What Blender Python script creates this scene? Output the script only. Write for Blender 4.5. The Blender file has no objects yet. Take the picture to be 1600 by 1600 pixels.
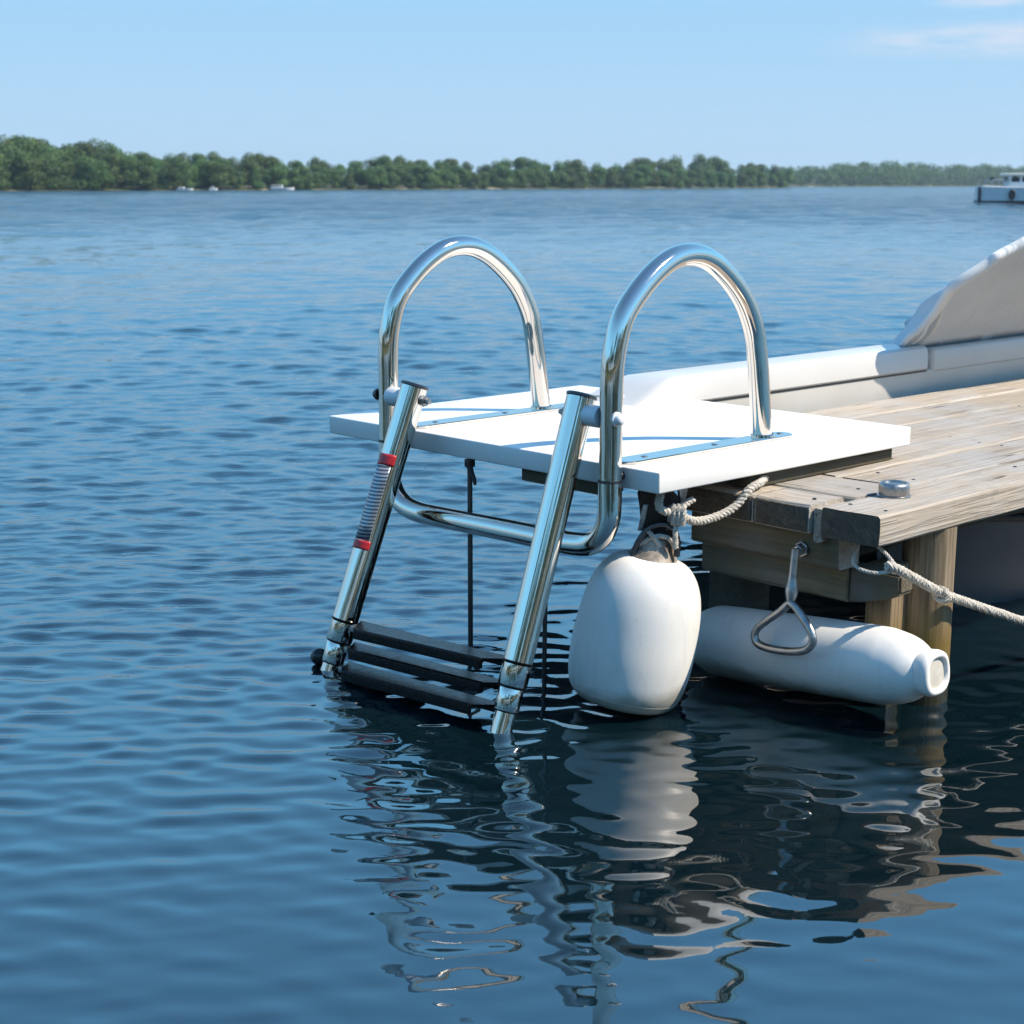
import bpy, bmesh, math, random
import numpy as np
from mathutils import Vector, Matrix, noise

scene = bpy.context.scene
R = math.radians
random.seed(7)
rng = np.random.default_rng(11)

# ------------------------------------------------------------------ camera
CAM_H = 0.694
cam_d = bpy.data.cameras.new("camera")
cam = bpy.data.objects.new("camera", cam_d)
scene.collection.objects.link(cam)
cam.location = (0, 0, CAM_H)
cam.rotation_euler = (math.pi / 2 - math.atan((800 - 288) / 2474.0), 0, 0)
cam_d.sensor_width = 36
cam_d.lens = 36 * 2474 / 1600.0
cam_d.clip_start = 0.05
cam_d.clip_end = 6000
cam_d.dof.use_dof = True
cam_d.dof.focus_distance = 2.2
cam_d.dof.aperture_fstop = 15
scene.camera = cam

# ------------------------------------------------------------------ sky + sun
SUN_EL, SUN_AZ = 47.0, -12.0          # azimuth from +X towards +Y
world = bpy.data.worlds.new("World")
scene.world = world
world.use_nodes = True
wn = world.node_tree
bg = wn.nodes["Background"]
sky = wn.nodes.new("ShaderNodeTexSky")
sky.sky_type = 'NISHITA'
sky.sun_disc = False
sky.sun_elevation = R(SUN_EL)
sky.sun_rotation = R(90 - SUN_AZ)
sky.air_density = 0.75
sky.dust_density = 0.0
sky.ozone_density = 6.0
bg.inputs[1].default_value = 0.15


def wnode(t, **kw):
    n = wn.nodes.new(t)
    for k, v in kw.items():
        setattr(n, k, v)
    return n


# thin wisps of cloud, placed by direction in the sky
tc = wnode("ShaderNodeTexCoord")
mp = wnode("ShaderNodeMapping")
mp.inputs["Scale"].default_value = (9, 9, 60)
wn.links.new(tc.outputs["Generated"], mp.inputs[0])
nz = wnode("ShaderNodeTexNoise")
nz.inputs["Scale"].default_value = 1.6
nz.inputs["Detail"].default_value = 6
nz.inputs["Roughness"].default_value = 0.62
wn.links.new(mp.outputs[0], nz.inputs[0])
cr = wnode("ShaderNodeValToRGB")
cr.color_ramp.elements[0].position = 0.36
cr.color_ramp.elements[1].position = 0.66
wn.links.new(nz.outputs[0], cr.inputs[0])


def cloud_mask(cx, cz, sx, sz):
    m = wnode("ShaderNodeMapping", vector_type='POINT')
    m.inputs["Location"].default_value = (-cx / sx, 0, -cz / sz)
    m.inputs["Scale"].default_value = (1 / sx, 0.0, 1 / sz)
    wn.links.new(tc.outputs["Generated"], m.inputs[0])
    ln = wnode("ShaderNodeVectorMath", operation='LENGTH')
    wn.links.new(m.outputs[0], ln.inputs[0])
    mr = wnode("ShaderNodeMapRange", interpolation_type='SMOOTHSTEP')
    mr.inputs[1].default_value = 0.25
    mr.inputs[2].default_value = 1.0
    mr.inputs[3].default_value = 1.0
    mr.inputs[4].default_value = 0.0
    wn.links.new(ln.outputs["Value"], mr.inputs[0])
    return mr.outputs[0]


masks = [cloud_mask(0.285, 0.0825, 0.135, 0.0135), cloud_mask(0.272, 0.1045, 0.036, 0.006), cloud_mask(0.33, 0.062, 0.03, 0.006)]
acc = masks[0]
for m in masks[1:]:
    mx = wnode("ShaderNodeMath", operation='MAXIMUM')
    wn.links.new(acc, mx.inputs[0])
    wn.links.new(m, mx.inputs[1])
    acc = mx.outputs[0]
# keep them on the far side (+Y)
sep = wnode("ShaderNodeSeparateXYZ")
wn.links.new(tc.outputs["Generated"], sep.inputs[0])
gt = wnode("ShaderNodeMath", operation='GREATER_THAN')
wn.links.new(sep.outputs["Y"], gt.inputs[0])
mul = wnode("ShaderNodeMath", operation='MULTIPLY')
wn.links.new(acc, mul.inputs[0])
wn.links.new(cr.outputs[0], mul.inputs[1])
mul2 = wnode("ShaderNodeMath", operation='MULTIPLY')
wn.links.new(mul.outputs[0], mul2.inputs[0])
wn.links.new(gt.outputs[0], mul2.inputs[1])
mul3 = wnode("ShaderNodeMath", operation='MULTIPLY')
wn.links.new(mul2.outputs[0], mul3.inputs[0])
mul3.inputs[1].default_value = 0.95
mix = wnode("ShaderNodeMix", data_type='RGBA')
wn.links.new(mul3.outputs[0], mix.inputs["Factor"])
# pale haze low in the sky, then brighter blue added to light the water
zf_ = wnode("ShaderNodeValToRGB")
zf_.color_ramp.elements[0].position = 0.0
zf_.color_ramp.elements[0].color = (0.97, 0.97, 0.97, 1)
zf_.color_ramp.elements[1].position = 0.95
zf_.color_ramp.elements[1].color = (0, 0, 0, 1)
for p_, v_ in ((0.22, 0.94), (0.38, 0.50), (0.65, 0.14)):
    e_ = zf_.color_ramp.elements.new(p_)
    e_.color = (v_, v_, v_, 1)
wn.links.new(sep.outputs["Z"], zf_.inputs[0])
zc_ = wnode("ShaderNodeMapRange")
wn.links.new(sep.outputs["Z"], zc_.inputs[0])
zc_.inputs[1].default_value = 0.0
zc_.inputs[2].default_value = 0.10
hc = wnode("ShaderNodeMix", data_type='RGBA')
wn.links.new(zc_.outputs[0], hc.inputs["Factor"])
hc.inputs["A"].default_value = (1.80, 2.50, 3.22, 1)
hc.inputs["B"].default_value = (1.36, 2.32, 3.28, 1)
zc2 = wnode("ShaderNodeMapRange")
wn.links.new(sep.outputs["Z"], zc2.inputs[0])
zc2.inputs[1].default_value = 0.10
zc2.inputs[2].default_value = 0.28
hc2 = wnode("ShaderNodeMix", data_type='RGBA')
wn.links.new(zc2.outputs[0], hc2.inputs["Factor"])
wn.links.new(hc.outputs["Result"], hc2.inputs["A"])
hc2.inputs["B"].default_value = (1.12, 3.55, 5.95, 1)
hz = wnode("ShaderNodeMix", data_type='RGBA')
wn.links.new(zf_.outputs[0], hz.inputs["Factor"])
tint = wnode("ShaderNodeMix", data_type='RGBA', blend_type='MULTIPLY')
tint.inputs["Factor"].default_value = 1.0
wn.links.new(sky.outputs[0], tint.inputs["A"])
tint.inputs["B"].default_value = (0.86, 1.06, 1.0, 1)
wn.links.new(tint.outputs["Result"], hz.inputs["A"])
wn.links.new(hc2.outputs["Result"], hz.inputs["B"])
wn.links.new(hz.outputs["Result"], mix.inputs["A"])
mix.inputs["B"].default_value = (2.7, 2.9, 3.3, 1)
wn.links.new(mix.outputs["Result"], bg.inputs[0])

sun_d = bpy.data.lights.new("sun", 'SUN')
sun_d.energy = 3.7
sun_d.angle = R(0.53)
sun_d.color = (1.0, 0.88, 0.72)
sun = bpy.data.objects.new("sun", sun_d)
scene.collection.objects.link(sun)
sdir = Vector((math.cos(R(SUN_AZ)) * math.cos(R(SUN_EL)), math.sin(R(SUN_AZ)) * math.cos(R(SUN_EL)), math.sin(R(SUN_EL))))
sun.rotation_euler = sdir.to_track_quat('Z', 'Y').to_euler()
sun.location = sdir * 60

scene.view_settings.view_transform = 'Standard'
scene.view_settings.look = 'None'
scene.view_settings.exposure = 0.88
scene.view_settings.gamma = 1.0
scene.render.engine = 'CYCLES'
scene.cycles.max_bounces = 10
scene.cycles.glossy_bounces = 6
scene.cycles.diffuse_bounces = 3
scene.cycles.transmission_bounces = 6
scene.cycles.volume_bounces = 0
scene.cycles.caustics_reflective = False
scene.cycles.caustics_refractive = False
scene.cycles.sample_clamp_indirect = 6
scene.cycles.use_denoising = True

# ------------------------------------------------------------------ materials
MATS = {}


class NT:
    """small helper for building node trees"""
    def __init__(self, name):
        self.m = bpy.data.materials.new(name)
        self.m.use_nodes = True
        self.t = self.m.node_tree
        self.b = self.t.nodes["Principled BSDF"]
        MATS[name] = self.m

    def n(self, t, ins=None, **kw):
        x = self.t.nodes.new(t)
        for k, v in kw.items():
            setattr(x, k, v)
        for k, v in (ins or {}).items():
            self.set(x.inputs[k], v)
        return x

    def set(self, sock, v):
        if isinstance(v, bpy.types.NodeSocket):
            self.t.links.new(v, sock)
        else:
            sock.default_value = v

    def p(self, **kw):
        for k, v in kw.items():
            self.set(self.b.inputs[k.replace("_", " ")], v)
        return self

    def coord(self, kind="Object"):
        return self.n("ShaderNodeTexCoord").outputs[kind]

    def mapping(self, vec, scale=(1, 1, 1), rot=(0, 0, 0)):
        return self.n("ShaderNodeMapping", {"Vector": vec, "Scale": scale, "Rotation": rot}).outputs[0]

    def noise(self, vec, scale, detail=4, rough=0.55, dist=0.0):
        return self.n("ShaderNodeTexNoise", {"Vector": vec, "Scale": scale, "Detail": detail, "Roughness": rough, "Distortion": dist}).outputs[0]

    def ramp(self, fac, stops, interp='LINEAR'):
        r = self.n("ShaderNodeValToRGB", {"Fac": fac})
        cr = r.color_ramp
        cr.interpolation = interp
        while len(cr.elements) < len(stops):
            cr.elements.new(0.5)
        for e, (p, c) in zip(cr.elements, stops):
            e.position = p
            e.color = (c, c, c, 1) if isinstance(c, (int, float)) else (*c, 1)
        return r.outputs[0]

    def mixc(self, fac, a, b, mode='MIX'):
        x = self.n("ShaderNodeMix", data_type='RGBA', blend_type=mode)
        self.set(x.inputs["Factor"], fac)
        for s, v in (("A", a), ("B", b)):
            self.set(x.inputs[s], (*v, 1) if isinstance(v, tuple) and len(v) == 3 else v)
        return x.outputs["Result"]

    def math(self, op, a, b=0.0, clamp=False):
        x = self.n("ShaderNodeMath", operation=op, use_clamp=clamp)
        self.set(x.inputs[0], a)
        self.set(x.inputs[1], b)
        return x.outputs[0]

    def bump(self, h, strength=0.3, dist=0.002, normal=None):
        x = self.n("ShaderNodeBump", {"Height": h, "Strength": strength, "Distance": dist})
        if normal is not None:
            self.set(x.inputs["Normal"], normal)
        return x.outputs[0]


def mat_wood(name, light, dark, axis, green=0.0, grain=1.0):
    k = NT(name)
    c = k.coord()
    rnd = k.n("ShaderNodeAttribute", attribute_name="rnd").outputs["Fac"]
    off = k.n("ShaderNodeCombineXYZ", {"X": k.math('MULTIPLY', rnd, 7.3), "Y": k.math('MULTIPLY', rnd, 3.1), "Z": k.math('MULTIPLY', rnd, 5.7)}).outputs[0]
    v = k.n("ShaderNodeVectorMath", {0: c, 1: off}, operation='ADD').outputs[0]
    sc = [34, 34, 34]
    sc["xyz".index(axis)] = 1.7
    sc2 = [150, 150, 150]
    sc2["xyz".index(axis)] = 5
    g1 = k.noise(k.mapping(v, tuple(sc)), 1.0, 6, 0.62, 1.1)
    g2 = k.noise(k.mapping(v, tuple(sc2)), 1.0, 4, 0.6, 0.4)
    patch = k.noise(v, 9.0, 4, 0.6)
    col = k.ramp(g1, [(0.25, dark), (0.5, tuple((a + b) / 2 for a, b in zip(light, dark))), (0.72, light)])
    col = k.mixc(k.math('MULTIPLY', k.ramp(g2, [(0.42, 1.0), (0.56, 0.0)]), 0.30 * grain), col, tuple(x * 0.42 for x in dark))
    # weather stains, greyed patches and a few knots
    grey = tuple(sum(light) / 3 * x for x in (0.96, 0.98, 1.0))
    col = k.mixc(k.ramp(patch, [(0.38, 0.0), (0.72, 0.65)]), col, grey)
    kn = [10, 10, 10]
    kn["xyz".index(axis)] = 3.2
    vo = k.n("ShaderNodeTexVoronoi", {"Vector": k.mapping(v, tuple(kn)), "Scale": 1.0, "Randomness": 1.0}).outputs["Distance"]
    col = k.mixc(k.ramp(vo, [(0.06, 0.75), (0.13, 0.0)]), col, tuple(x * 0.35 for x in dark))
    ck = [42, 42, 42]
    ck["xyz".index(axis)] = 1.1
    cn = k.noise(k.mapping(v, tuple(ck)), 1.0, 2, 0.4, 0.5)
    crack = k.math('MULTIPLY', k.ramp(k.math('ABSOLUTE', k.math('SUBTRACT', cn, 0.5)), [(0.004, 1.0), (0.014, 0.0)]), k.ramp(k.noise(v, 7.0, 2), [(0.50, 0.0), (0.60, 1.0)]))
    col = k.mixc(k.math('MULTIPLY', crack, 0.8), col, tuple(x * 0.22 for x in dark))
    dirt = k.noise(v, 26.0, 6, 0.7)
    col = k.mixc(k.ramp(dirt, [(0.56, 0.0), (0.72, 0.35)]), col, (0.14, 0.12, 0.095))
    if green:
        gm = k.noise(v, 16.0, 5, 0.65)
        col = k.mixc(k.math('MULTIPLY', k.ramp(gm, [(0.42, 0.0), (0.66, 1.0)]), green), col, (0.10, 0.105, 0.045))
    br = k.math('MULTIPLY_ADD', rnd, 0.35)
    k.t.nodes[-1].inputs[2].default_value = 0.82
    col = k.mixc(1.0, col, k.n("ShaderNodeCombineColor", {0: br, 1: br, 2: br}).outputs[0], 'MULTIPLY')
    h = k.math('SUBTRACT', k.math('ADD', k.math('MULTIPLY', g1, 0.6), k.ramp(g2, [(0.4, 0.0), (0.58, 1.0)])), k.math('MULTIPLY', crack, 1.5))
    k.p(Base_Color=col, Roughness=0.86, Normal=k.bump(h, 0.55, 0.0016))
    k.b.inputs["Specular IOR Level"].default_value = 0.25
    return k.m


mat_wood("deck_wood_x", (0.495, 0.43, 0.35), (0.365, 0.305, 0.24), "x")
mat_wood("deck_wood_y", (0.495, 0.425, 0.34), (0.36, 0.298, 0.23), "y")
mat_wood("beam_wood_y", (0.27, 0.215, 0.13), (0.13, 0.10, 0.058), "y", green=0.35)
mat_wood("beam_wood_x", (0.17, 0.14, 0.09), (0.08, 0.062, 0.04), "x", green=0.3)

# end grain: dark, cut across
k = NT("end_grain")
c = k.coord()
n1 = k.noise(c, 55, 6, 0.7, 0.6)
rings = k.n("ShaderNodeTexWave", {"Vector": c, "Scale": 55.0, "Distortion": 6.0, "Detail": 3.0, "Detail Scale": 1.2}, wave_type='RINGS').outputs["Fac"]
col = k.ramp(n1, [(0.3, (0.045, 0.038, 0.030)), (0.55, (0.105, 0.088, 0.064)), (0.75, (0.20, 0.165, 0.12))])
col = k.mixc(k.math('MULTIPLY', rings, 0.35), col, (0.04, 0.036, 0.033))
k.p(Base_Color=col, Roughness=0.9, Normal=k.bump(k.math('ADD', n1, k.math('MULTIPLY', rings, 0.4)), 0.8, 0.002))

# post: pale dry wood above, wet and algae stained near the waterline
k = NT("post_wood")
c = k.coord()
g1 = k.noise(k.mapping(c, (60, 60, 2.4)), 1.0, 6, 0.62, 1.0)
g2 = k.noise(k.mapping(c, (230, 230, 6)), 1.0, 4, 0.6, 0.3)
col = k.ramp(g1, [(0.28, (0.105, 0.078, 0.048)), (0.52, (0.235, 0.18, 0.115)), (0.72, (0.36, 0.29, 0.195))])
col = k.mixc(k.ramp(g2, [(0.40, 0.6), (0.52, 0.0)]), col, (0.07, 0.05, 0.03))
sx = k.n("ShaderNodeSeparateXYZ", {0: k.n("ShaderNodeNewGeometry").outputs["Position"]}).outputs["Z"]
wob = k.math('ADD', sx, k.math('MULTIPLY', k.noise(c, 22, 4), -0.05))
col = k.mixc(k.ramp(wob, [(0.06, 1.0), (0.12, 0.0)]), col, (0.15, 0.095, 0.016))
col = k.mixc(k.ramp(wob, [(0.012, 1.0), (0.045, 0.0)]), col, (0.03, 0.026, 0.010))
k.p(Base_Color=col, Roughness=k.ramp(wob, [(0.0, 0.3), (0.06, 0.85)]), Normal=k.bump(k.math('ADD', g1, g2), 0.6, 0.002))

# polished stainless tube
k = NT("stainless")
c = k.coord()
sm = k.noise(c, 60, 4, 0.6)
k.p(Base_Color=(0.77, 0.69, 0.60, 1), Metallic=1.0, Roughness=k.ramp(sm, [(0.3, 0.035), (0.75, 0.10)]),
    Normal=k.bump(k.noise(c, 14, 2), 0.025, 0.004))
k = NT("dull_steel")
c = k.coord()
sm = k.noise(c, 120, 5, 0.65)
k.p(Base_Color=k.ramp(sm, [(0.3, (0.24, 0.24, 0.24)), (0.7, (0.44, 0.44, 0.43))]), Metallic=1.0, Roughness=k.ramp(sm, [(0.3, 0.28), (0.7, 0.48)]),
    Normal=k.bump(sm, 0.15, 0.0006))
k = NT("dark_steel")
c = k.coord()
k.p(Base_Color=(0.10, 0.10, 0.105, 1), Metallic=1.0, Roughness=k.ramp(k.noise(c, 90, 4), [(0.3, 0.3), (0.7, 0.5)]))
k = NT("white_board")
c = k.coord()
st = k.noise(c, 7, 5, 0.6)
wm = k.noise(c, 34, 6, 0.7, 0.4)
k.p(Base_Color=k.mixc(k.ramp(wm, [(0.60, 0.0), (0.76, 0.35)]), k.ramp(st, [(0.3, (0.78, 0.765, 0.735)), (0.65, (0.83, 0.815, 0.785))]), (0.56, 0.53, 0.47)), Roughness=k.ramp(k.noise(c, 160, 3), [(0.3, 0.32), (0.7, 0.46)]),
    Normal=k.bump(k.noise(c, 220, 3), 0.04, 0.0006))
k = NT("white_nylon")
k.p(Base_Color=(0.74, 0.75, 0.76, 1), Roughness=0.4, Normal=k.bump(k.noise(k.coord(), 300, 2), 0.05, 0.0004))
k = NT("black_plastic")
c = k.coord()
sm = k.noise(c, 90, 4, 0.6)
k.p(Base_Color=k.ramp(sm, [(0.35, (0.003, 0.003, 0.0035)), (0.8, (0.007, 0.007, 0.008))]), Roughness=k.ramp(sm, [(0.3, 0.22), (0.7, 0.32)]),
    Normal=k.bump(k.noise(c, 300, 2), 0.03, 0.0004))
k.b.inputs["Specular IOR Level"].default_value = 0.10
k = NT("black_ball")
k.p(Base_Color=(0.008, 0.008, 0.009, 1), Roughness=0.12)
k = NT("black_webbing")
c = k.coord()
k.p(Base_Color=(0.014, 0.013, 0.013, 1), Roughness=0.6, Normal=k.bump(k.n("ShaderNodeTexWave", {"Vector": c, "Scale": 160.0, "Distortion": 0.6}).outputs["Fac"], 0.5, 0.0008))
k = NT("red_tape")
k.p(Base_Color=k.ramp(k.noise(k.coord(), 90, 4), [(0.3, (0.42, 0.012, 0.02)), (0.7, (0.60, 0.03, 0.035))]), Roughness=0.35)
k = NT("printed_label")
c = k.coord()
tick = k.n("ShaderNodeTexWave", {"Vector": c, "Scale": 62.0, "Distortion": 0.0}, wave_type='BANDS', bands_direction='Z').outputs["Fac"]
k.p(Base_Color=k.mixc(k.ramp(tick, [(0.42, 0.85), (0.6, 0.0)]), (0.42, 0.43, 0.45), (0.04, 0.05, 0.08)), Metallic=0.55, Roughness=0.3)


def mat_fender(name, tint):
    k = NT(name)
    c = k.coord()
    big = k.noise(c, 9, 5, 0.6)
    scuff = k.noise(k.mapping(c, (12, 60, 60)), 1.0, 5, 0.7, 1.2)
    spots = k.noise(c, 130, 4, 0.6)
    col = k.ramp(big, [(0.3, tuple(x * 0.90 for x in tint)), (0.7, tint)])
    col = k.mixc(k.ramp(scuff, [(0.60, 0.0), (0.74, 0.30)]), col, (0.33, 0.33, 0.31))
    col = k.mixc(k.ramp(spots, [(0.66, 0.0), (0.76, 0.32)]), col, (0.25, 0.23, 0.19))
    sz = k.n("ShaderNodeSeparateXYZ", {0: k.n("ShaderNodeNewGeometry").outputs["Position"]}).outputs["Z"]
    wl = k.math('ADD', sz, k.math('MULTIPLY', k.noise(c, 30, 4), -0.03))
    col = k.mixc(k.ramp(wl, [(0.012, 0.72), (0.030, 0.0)]), col, (0.25, 0.235, 0.165))
    smear = k.noise(k.mapping(c, (30, 30, 5)), 1.0, 5, 0.65, 0.8)
    col = k.mixc(k.ramp(smear, [(0.55, 0.0), (0.74, 0.22)]), col, (0.42, 0.40, 0.35))
    fine = k.noise(c, 420, 3, 0.6)
    col = k.mixc(k.ramp(fine, [(0.60, 0.0), (0.75, 0.25)]), col, (0.35, 0.33, 0.28))
    k.p(Base_Color=col, Roughness=k.ramp(big, [(0.3, 0.42), (0.7, 0.55)]), Normal=k.bump(k.math('ADD', k.noise(c, 25, 3), k.math('MULTIPLY', spots, 0.3)), 0.10, 0.002))
    k.b.inputs["Subsurface Weight"].default_value = 0.06
    k.b.inputs["Subsurface Radius"].default_value = (0.01, 0.008, 0.006)
    return k.m


mat_fender("fender_vinyl", (0.82, 0.80, 0.755))
k = NT("fender_inset")
k.p(Base_Color=k.ramp(k.noise(k.coord(), 60, 4), [(0.3, (0.45, 0.42, 0.36)), (0.7, (0.58, 0.55, 0.48))]), Roughness=0.6)
k = NT("dirty_collar")
c = k.coord()
n1 = k.noise(c, 45, 5, 0.65)
k.p(Base_Color=k.ramp(n1, [(0.3, (0.05, 0.042, 0.037)), (0.5, (0.20, 0.165, 0.135)), (0.7, (0.50, 0.43, 0.35))]), Roughness=0.5, Normal=k.bump(n1, 0.4, 0.002))
k = NT("rope")
c = k.coord()
n1 = k.noise(c, 70, 4, 0.6)
fib = k.noise(c, 700, 3, 0.7)
col = k.ramp(n1, [(0.3, (0.50, 0.46, 0.39)), (0.7, (0.68, 0.64, 0.57))])
col = k.mixc(k.ramp(fib, [(0.35, 0.5), (0.6, 0.0)]), col, (0.22, 0.18, 0.14))
k.p(Base_Color=col, Roughness=0.9, Normal=k.bump(fib, 0.7, 0.001))
k = NT("gelcoat")
c = k.coord()
k.p(Base_Color=k.ramp(k.noise(c, 5, 4), [(0.3, (0.55, 0.54, 0.52)), (0.7, (0.60, 0.59, 0.57))]), Roughness=0.3, Normal=k.bump(k.noise(c, 9, 2), 0.02, 0.003))
k = NT("hull_side")
c = k.coord()
k.p(Base_Color=k.ramp(k.noise(c, 6, 5), [(0.3, (0.50, 0.485, 0.45)), (0.7, (0.57, 0.555, 0.52))]), Roughness=0.38)
k = NT("groove_shadow")
k.p(Base_Color=(0.075, 0.07, 0.062, 1), Roughness=0.6)
for nm_, lo_c, hi_c in (("canvas_cover", (0.56, 0.58, 0.60), (0.63, 0.645, 0.665)), ("canvas_sunlit", (0.66, 0.66, 0.65), (0.74, 0.74, 0.73))):  # cover greyed for its shaded side, second canvas paler for the sunlit band
    k = NT(nm_)
    c = k.coord()
    w = k.noise(c, 500, 2)
    k.p(Base_Color=k.ramp(k.noise(c, 6, 4), [(0.3, lo_c), (0.7, hi_c)]), Roughness=0.75,
        Normal=k.bump(k.math('ADD', k.noise(k.mapping(c, (9, 3, 3)), 1.0, 3, 0.5, 1.5), k.math('MULTIPLY', w, 0.04)), 0.5, 0.03))
k = NT("far_boat_paint")
k.p(Base_Color=k.ramp(k.noise(k.coord(), 1.5, 5), [(0.3, (0.58, 0.60, 0.62)), (0.7, (0.72, 0.73, 0.73))]), Roughness=0.4)
k = NT("far_boat_dark")
k.p(Base_Color=k.ramp(k.noise(k.coord(), 2, 4), [(0.3, (0.014, 0.02, 0.03)), (0.7, (0.03, 0.036, 0.045))]), Roughness=0.5)
k = NT("far_boat_roof")
k.p(Base_Color=(0.80, 0.76, 0.68, 1), Roughness=0.45)
k = NT("far_boat_glass")
k.p(Base_Color=(0.03, 0.035, 0.04, 1), Roughness=0.08)
k = NT("far_boat_seat")
k.p(Base_Color=(0.22, 0.05, 0.035, 1), Roughness=0.6)
k = NT("tinted_metal")
k.p(Base_Color=(0.25, 0.33, 0.38, 1), Metallic=0.3, Roughness=0.4)

# foliage and land
k = NT("foliage")
lr = k.n("ShaderNodeAttribute", attribute_name="rnd").outputs["Fac"]
orr = k.n("ShaderNodeObjectInfo").outputs["Random"]
c1 = k.ramp(lr, [(0.0, (0.022, 0.060, 0.016)), (0.5, (0.070, 0.138, 0.034)), (1.0, (0.150, 0.225, 0.056))])
hs = k.n("ShaderNodeHueSaturation", {"Color": c1, "Hue": k.math('MULTIPLY_ADD', orr, 0.05), "Saturation": 0.95, "Value": k.math('MULTIPLY_ADD', orr, 0.55)})
for nd in k.t.nodes:
    if nd.type == 'MATH':
        nd.inputs[2].default_value = 0.475 if abs(nd.inputs[1].default_value - 0.05) < 1e-4 else 0.78
k.p(Base_Color=hs.outputs[0], Roughness=0.6)
k.b.inputs["Specular IOR Level"].default_value = 0.3
tr = k.n("ShaderNodeBsdfTranslucent", {"Color": hs.outputs[0]})
ms = k.n("ShaderNodeMixShader", {0: 0.22, 1: k.b.outputs[0], 2: tr.outputs[0]})
k.t.links.new(ms.outputs[0], k.t.nodes["Material Output"].inputs[0])
k = NT("bark")
k.p(Base_Color=k.ramp(k.noise(k.coord(), 4, 5), [(0.3, (0.05, 0.038, 0.028)), (0.7, (0.13, 0.105, 0.08))]), Roughness=0.9)
k = NT("shore_ground")
c = k.coord()
n1 = k.noise(c, 0.18, 6, 0.7)
k.p(Base_Color=k.ramp(n1, [(0.40, (0.045, 0.06, 0.022)), (0.56, (0.09, 0.09, 0.04)), (0.68, (0.36, 0.31, 0.22))]), Roughness=0.95)

# water
k = NT("lake_water")
c = k.coord()
far = k.n("ShaderNodeAttribute", attribute_name="far").outputs["Fac"]
near = k.n("ShaderNodeAttribute", attribute_name="ripple").outputs["Fac"]
nf = k.noise(k.mapping(c, (2.6, 3.4, 1)), 1.0, 6, 0.66)
b1 = k.n("ShaderNodeBump", {"Height": nf, "Strength": far, "Distance": 0.19})
nn = k.noise(k.mapping(c, (14, 34, 1)), 1.0, 3, 0.55)
b2 = k.n("ShaderNodeBump", {"Height": nn, "Strength": k.math('MULTIPLY', near, 0.5), "Distance": 0.005, "Normal": b1.outputs[0]})
k.p(Base_Color=(0.002, 0.009, 0.013, 1), Roughness=k.math('MULTIPLY_ADD', far, 0.10), Normal=b2.outputs[0])
for nd in k.t.nodes:
    if nd.type == 'MATH' and nd.operation == 'MULTIPLY_ADD':
        nd.inputs[2].default_value = 0.015
k.b.inputs["IOR"].default_value = 2.55

# ------------------------------------------------------------------ builders
# the dock's own axes: x runs along the dock (away, to the right), y to its far left side, z up; z = 0 is the top of the white board
DOCK = Matrix.Translation((0.1872, 1.9801, CAM_H - 0.3591)) @ Matrix.Rotation(0.753, 4, 'Z')
WATER_Z = -0.335


def P(a, b, z):                      # a along the dock, b towards its near right side
    return Vector((a, -b, z))


def to_dock(w):
    return DOCK.inverted() @ Vector(w)


def tag(o, label=None, cat=None, group=None, kind=None):
    for n_, v_ in (("label", label), ("category", cat), ("group", group), ("kind", kind)):
        if v_:
            o[n_] = v_
    return o


def thing(name, label, cat, loc=(0, 0, 0), group=None, frame=DOCK):
    o = bpy.data.objects.new(name, None)
    scene.collection.objects.link(o)
    o.empty_display_size = 0.05
    o.matrix_world = frame @ Matrix.Translation(loc)
    o["_loc"] = tuple(loc)
    return tag(o, label, cat, group)


def origin_of(o):
    v_ = Vector((0, 0, 0))
    while o is not None:
        if "_loc" in o:
            v_ = Vector(o["_loc"])
            break
        o = o.parent
    return v_


def build(name, bm, mats, parent=None, smooth=True, rnd=None, sharp=40, frame=None, kind=None, label=None):
    off = origin_of(parent) if parent else Vector((0, 0, 0))
    bmesh.ops.recalc_face_normals(bm, faces=bm.faces)
    if off.length:
        bmesh.ops.translate(bm, verts=bm.verts, vec=-off)
    me = bpy.data.meshes.new(name)
    if smooth:
        for f in bm.faces:
            f.smooth = True
        for e in bm.edges:
            if len(e.link_faces) == 2 and e.calc_face_angle(0) > R(sharp):
                e.smooth = False
    bm.to_mesh(me)
    bm.free()
    for m in (mats if isinstance(mats, (list, tuple)) else [mats]):
        me.materials.append(MATS[m])
    o = bpy.data.objects.new(name, me)
    scene.collection.objects.link(o)
    if parent:
        o.parent = parent
    elif frame is not None:
        o.matrix_world = frame
    tag(o, label, kind=kind)
    return o


def bm_new():
    return bmesh.new()


def set_rnd(bm, verts, val):
    lay = bm.verts.layers.float.get("rnd") or bm.verts.layers.float.new("rnd")
    for v in verts:
        v[lay] = val


def add_box(bm, lo, hi, bevel=0.0, mat=None, segs=2, mi=0):
    M = mat or Matrix.Identity(4)
    cs = [(x, y, z) for x in (lo[0], hi[0]) for y in (lo[1], hi[1]) for z in (lo[2], hi[2])]
    vs = [bm.verts.new(M @ Vector(c)) for c in cs]
    idx = [(0, 1, 3, 2), (4, 6, 7, 5), (0, 4, 5, 1), (2, 3, 7, 6), (0, 2, 6, 4), (1, 5, 7, 3)]
    fs = [bm.faces.new([vs[i] for i in f]) for f in idx]
    for f in fs:
        f.material_index = mi
    if bevel:
        es = set(e for f in fs for e in f.edges)
        r = bmesh.ops.bevel(bm, geom=list(es), offset=bevel, segments=segs, profile=0.5, affect='EDGES')
        for f in r["faces"]:
            f.material_index = mi
    return vs


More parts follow.
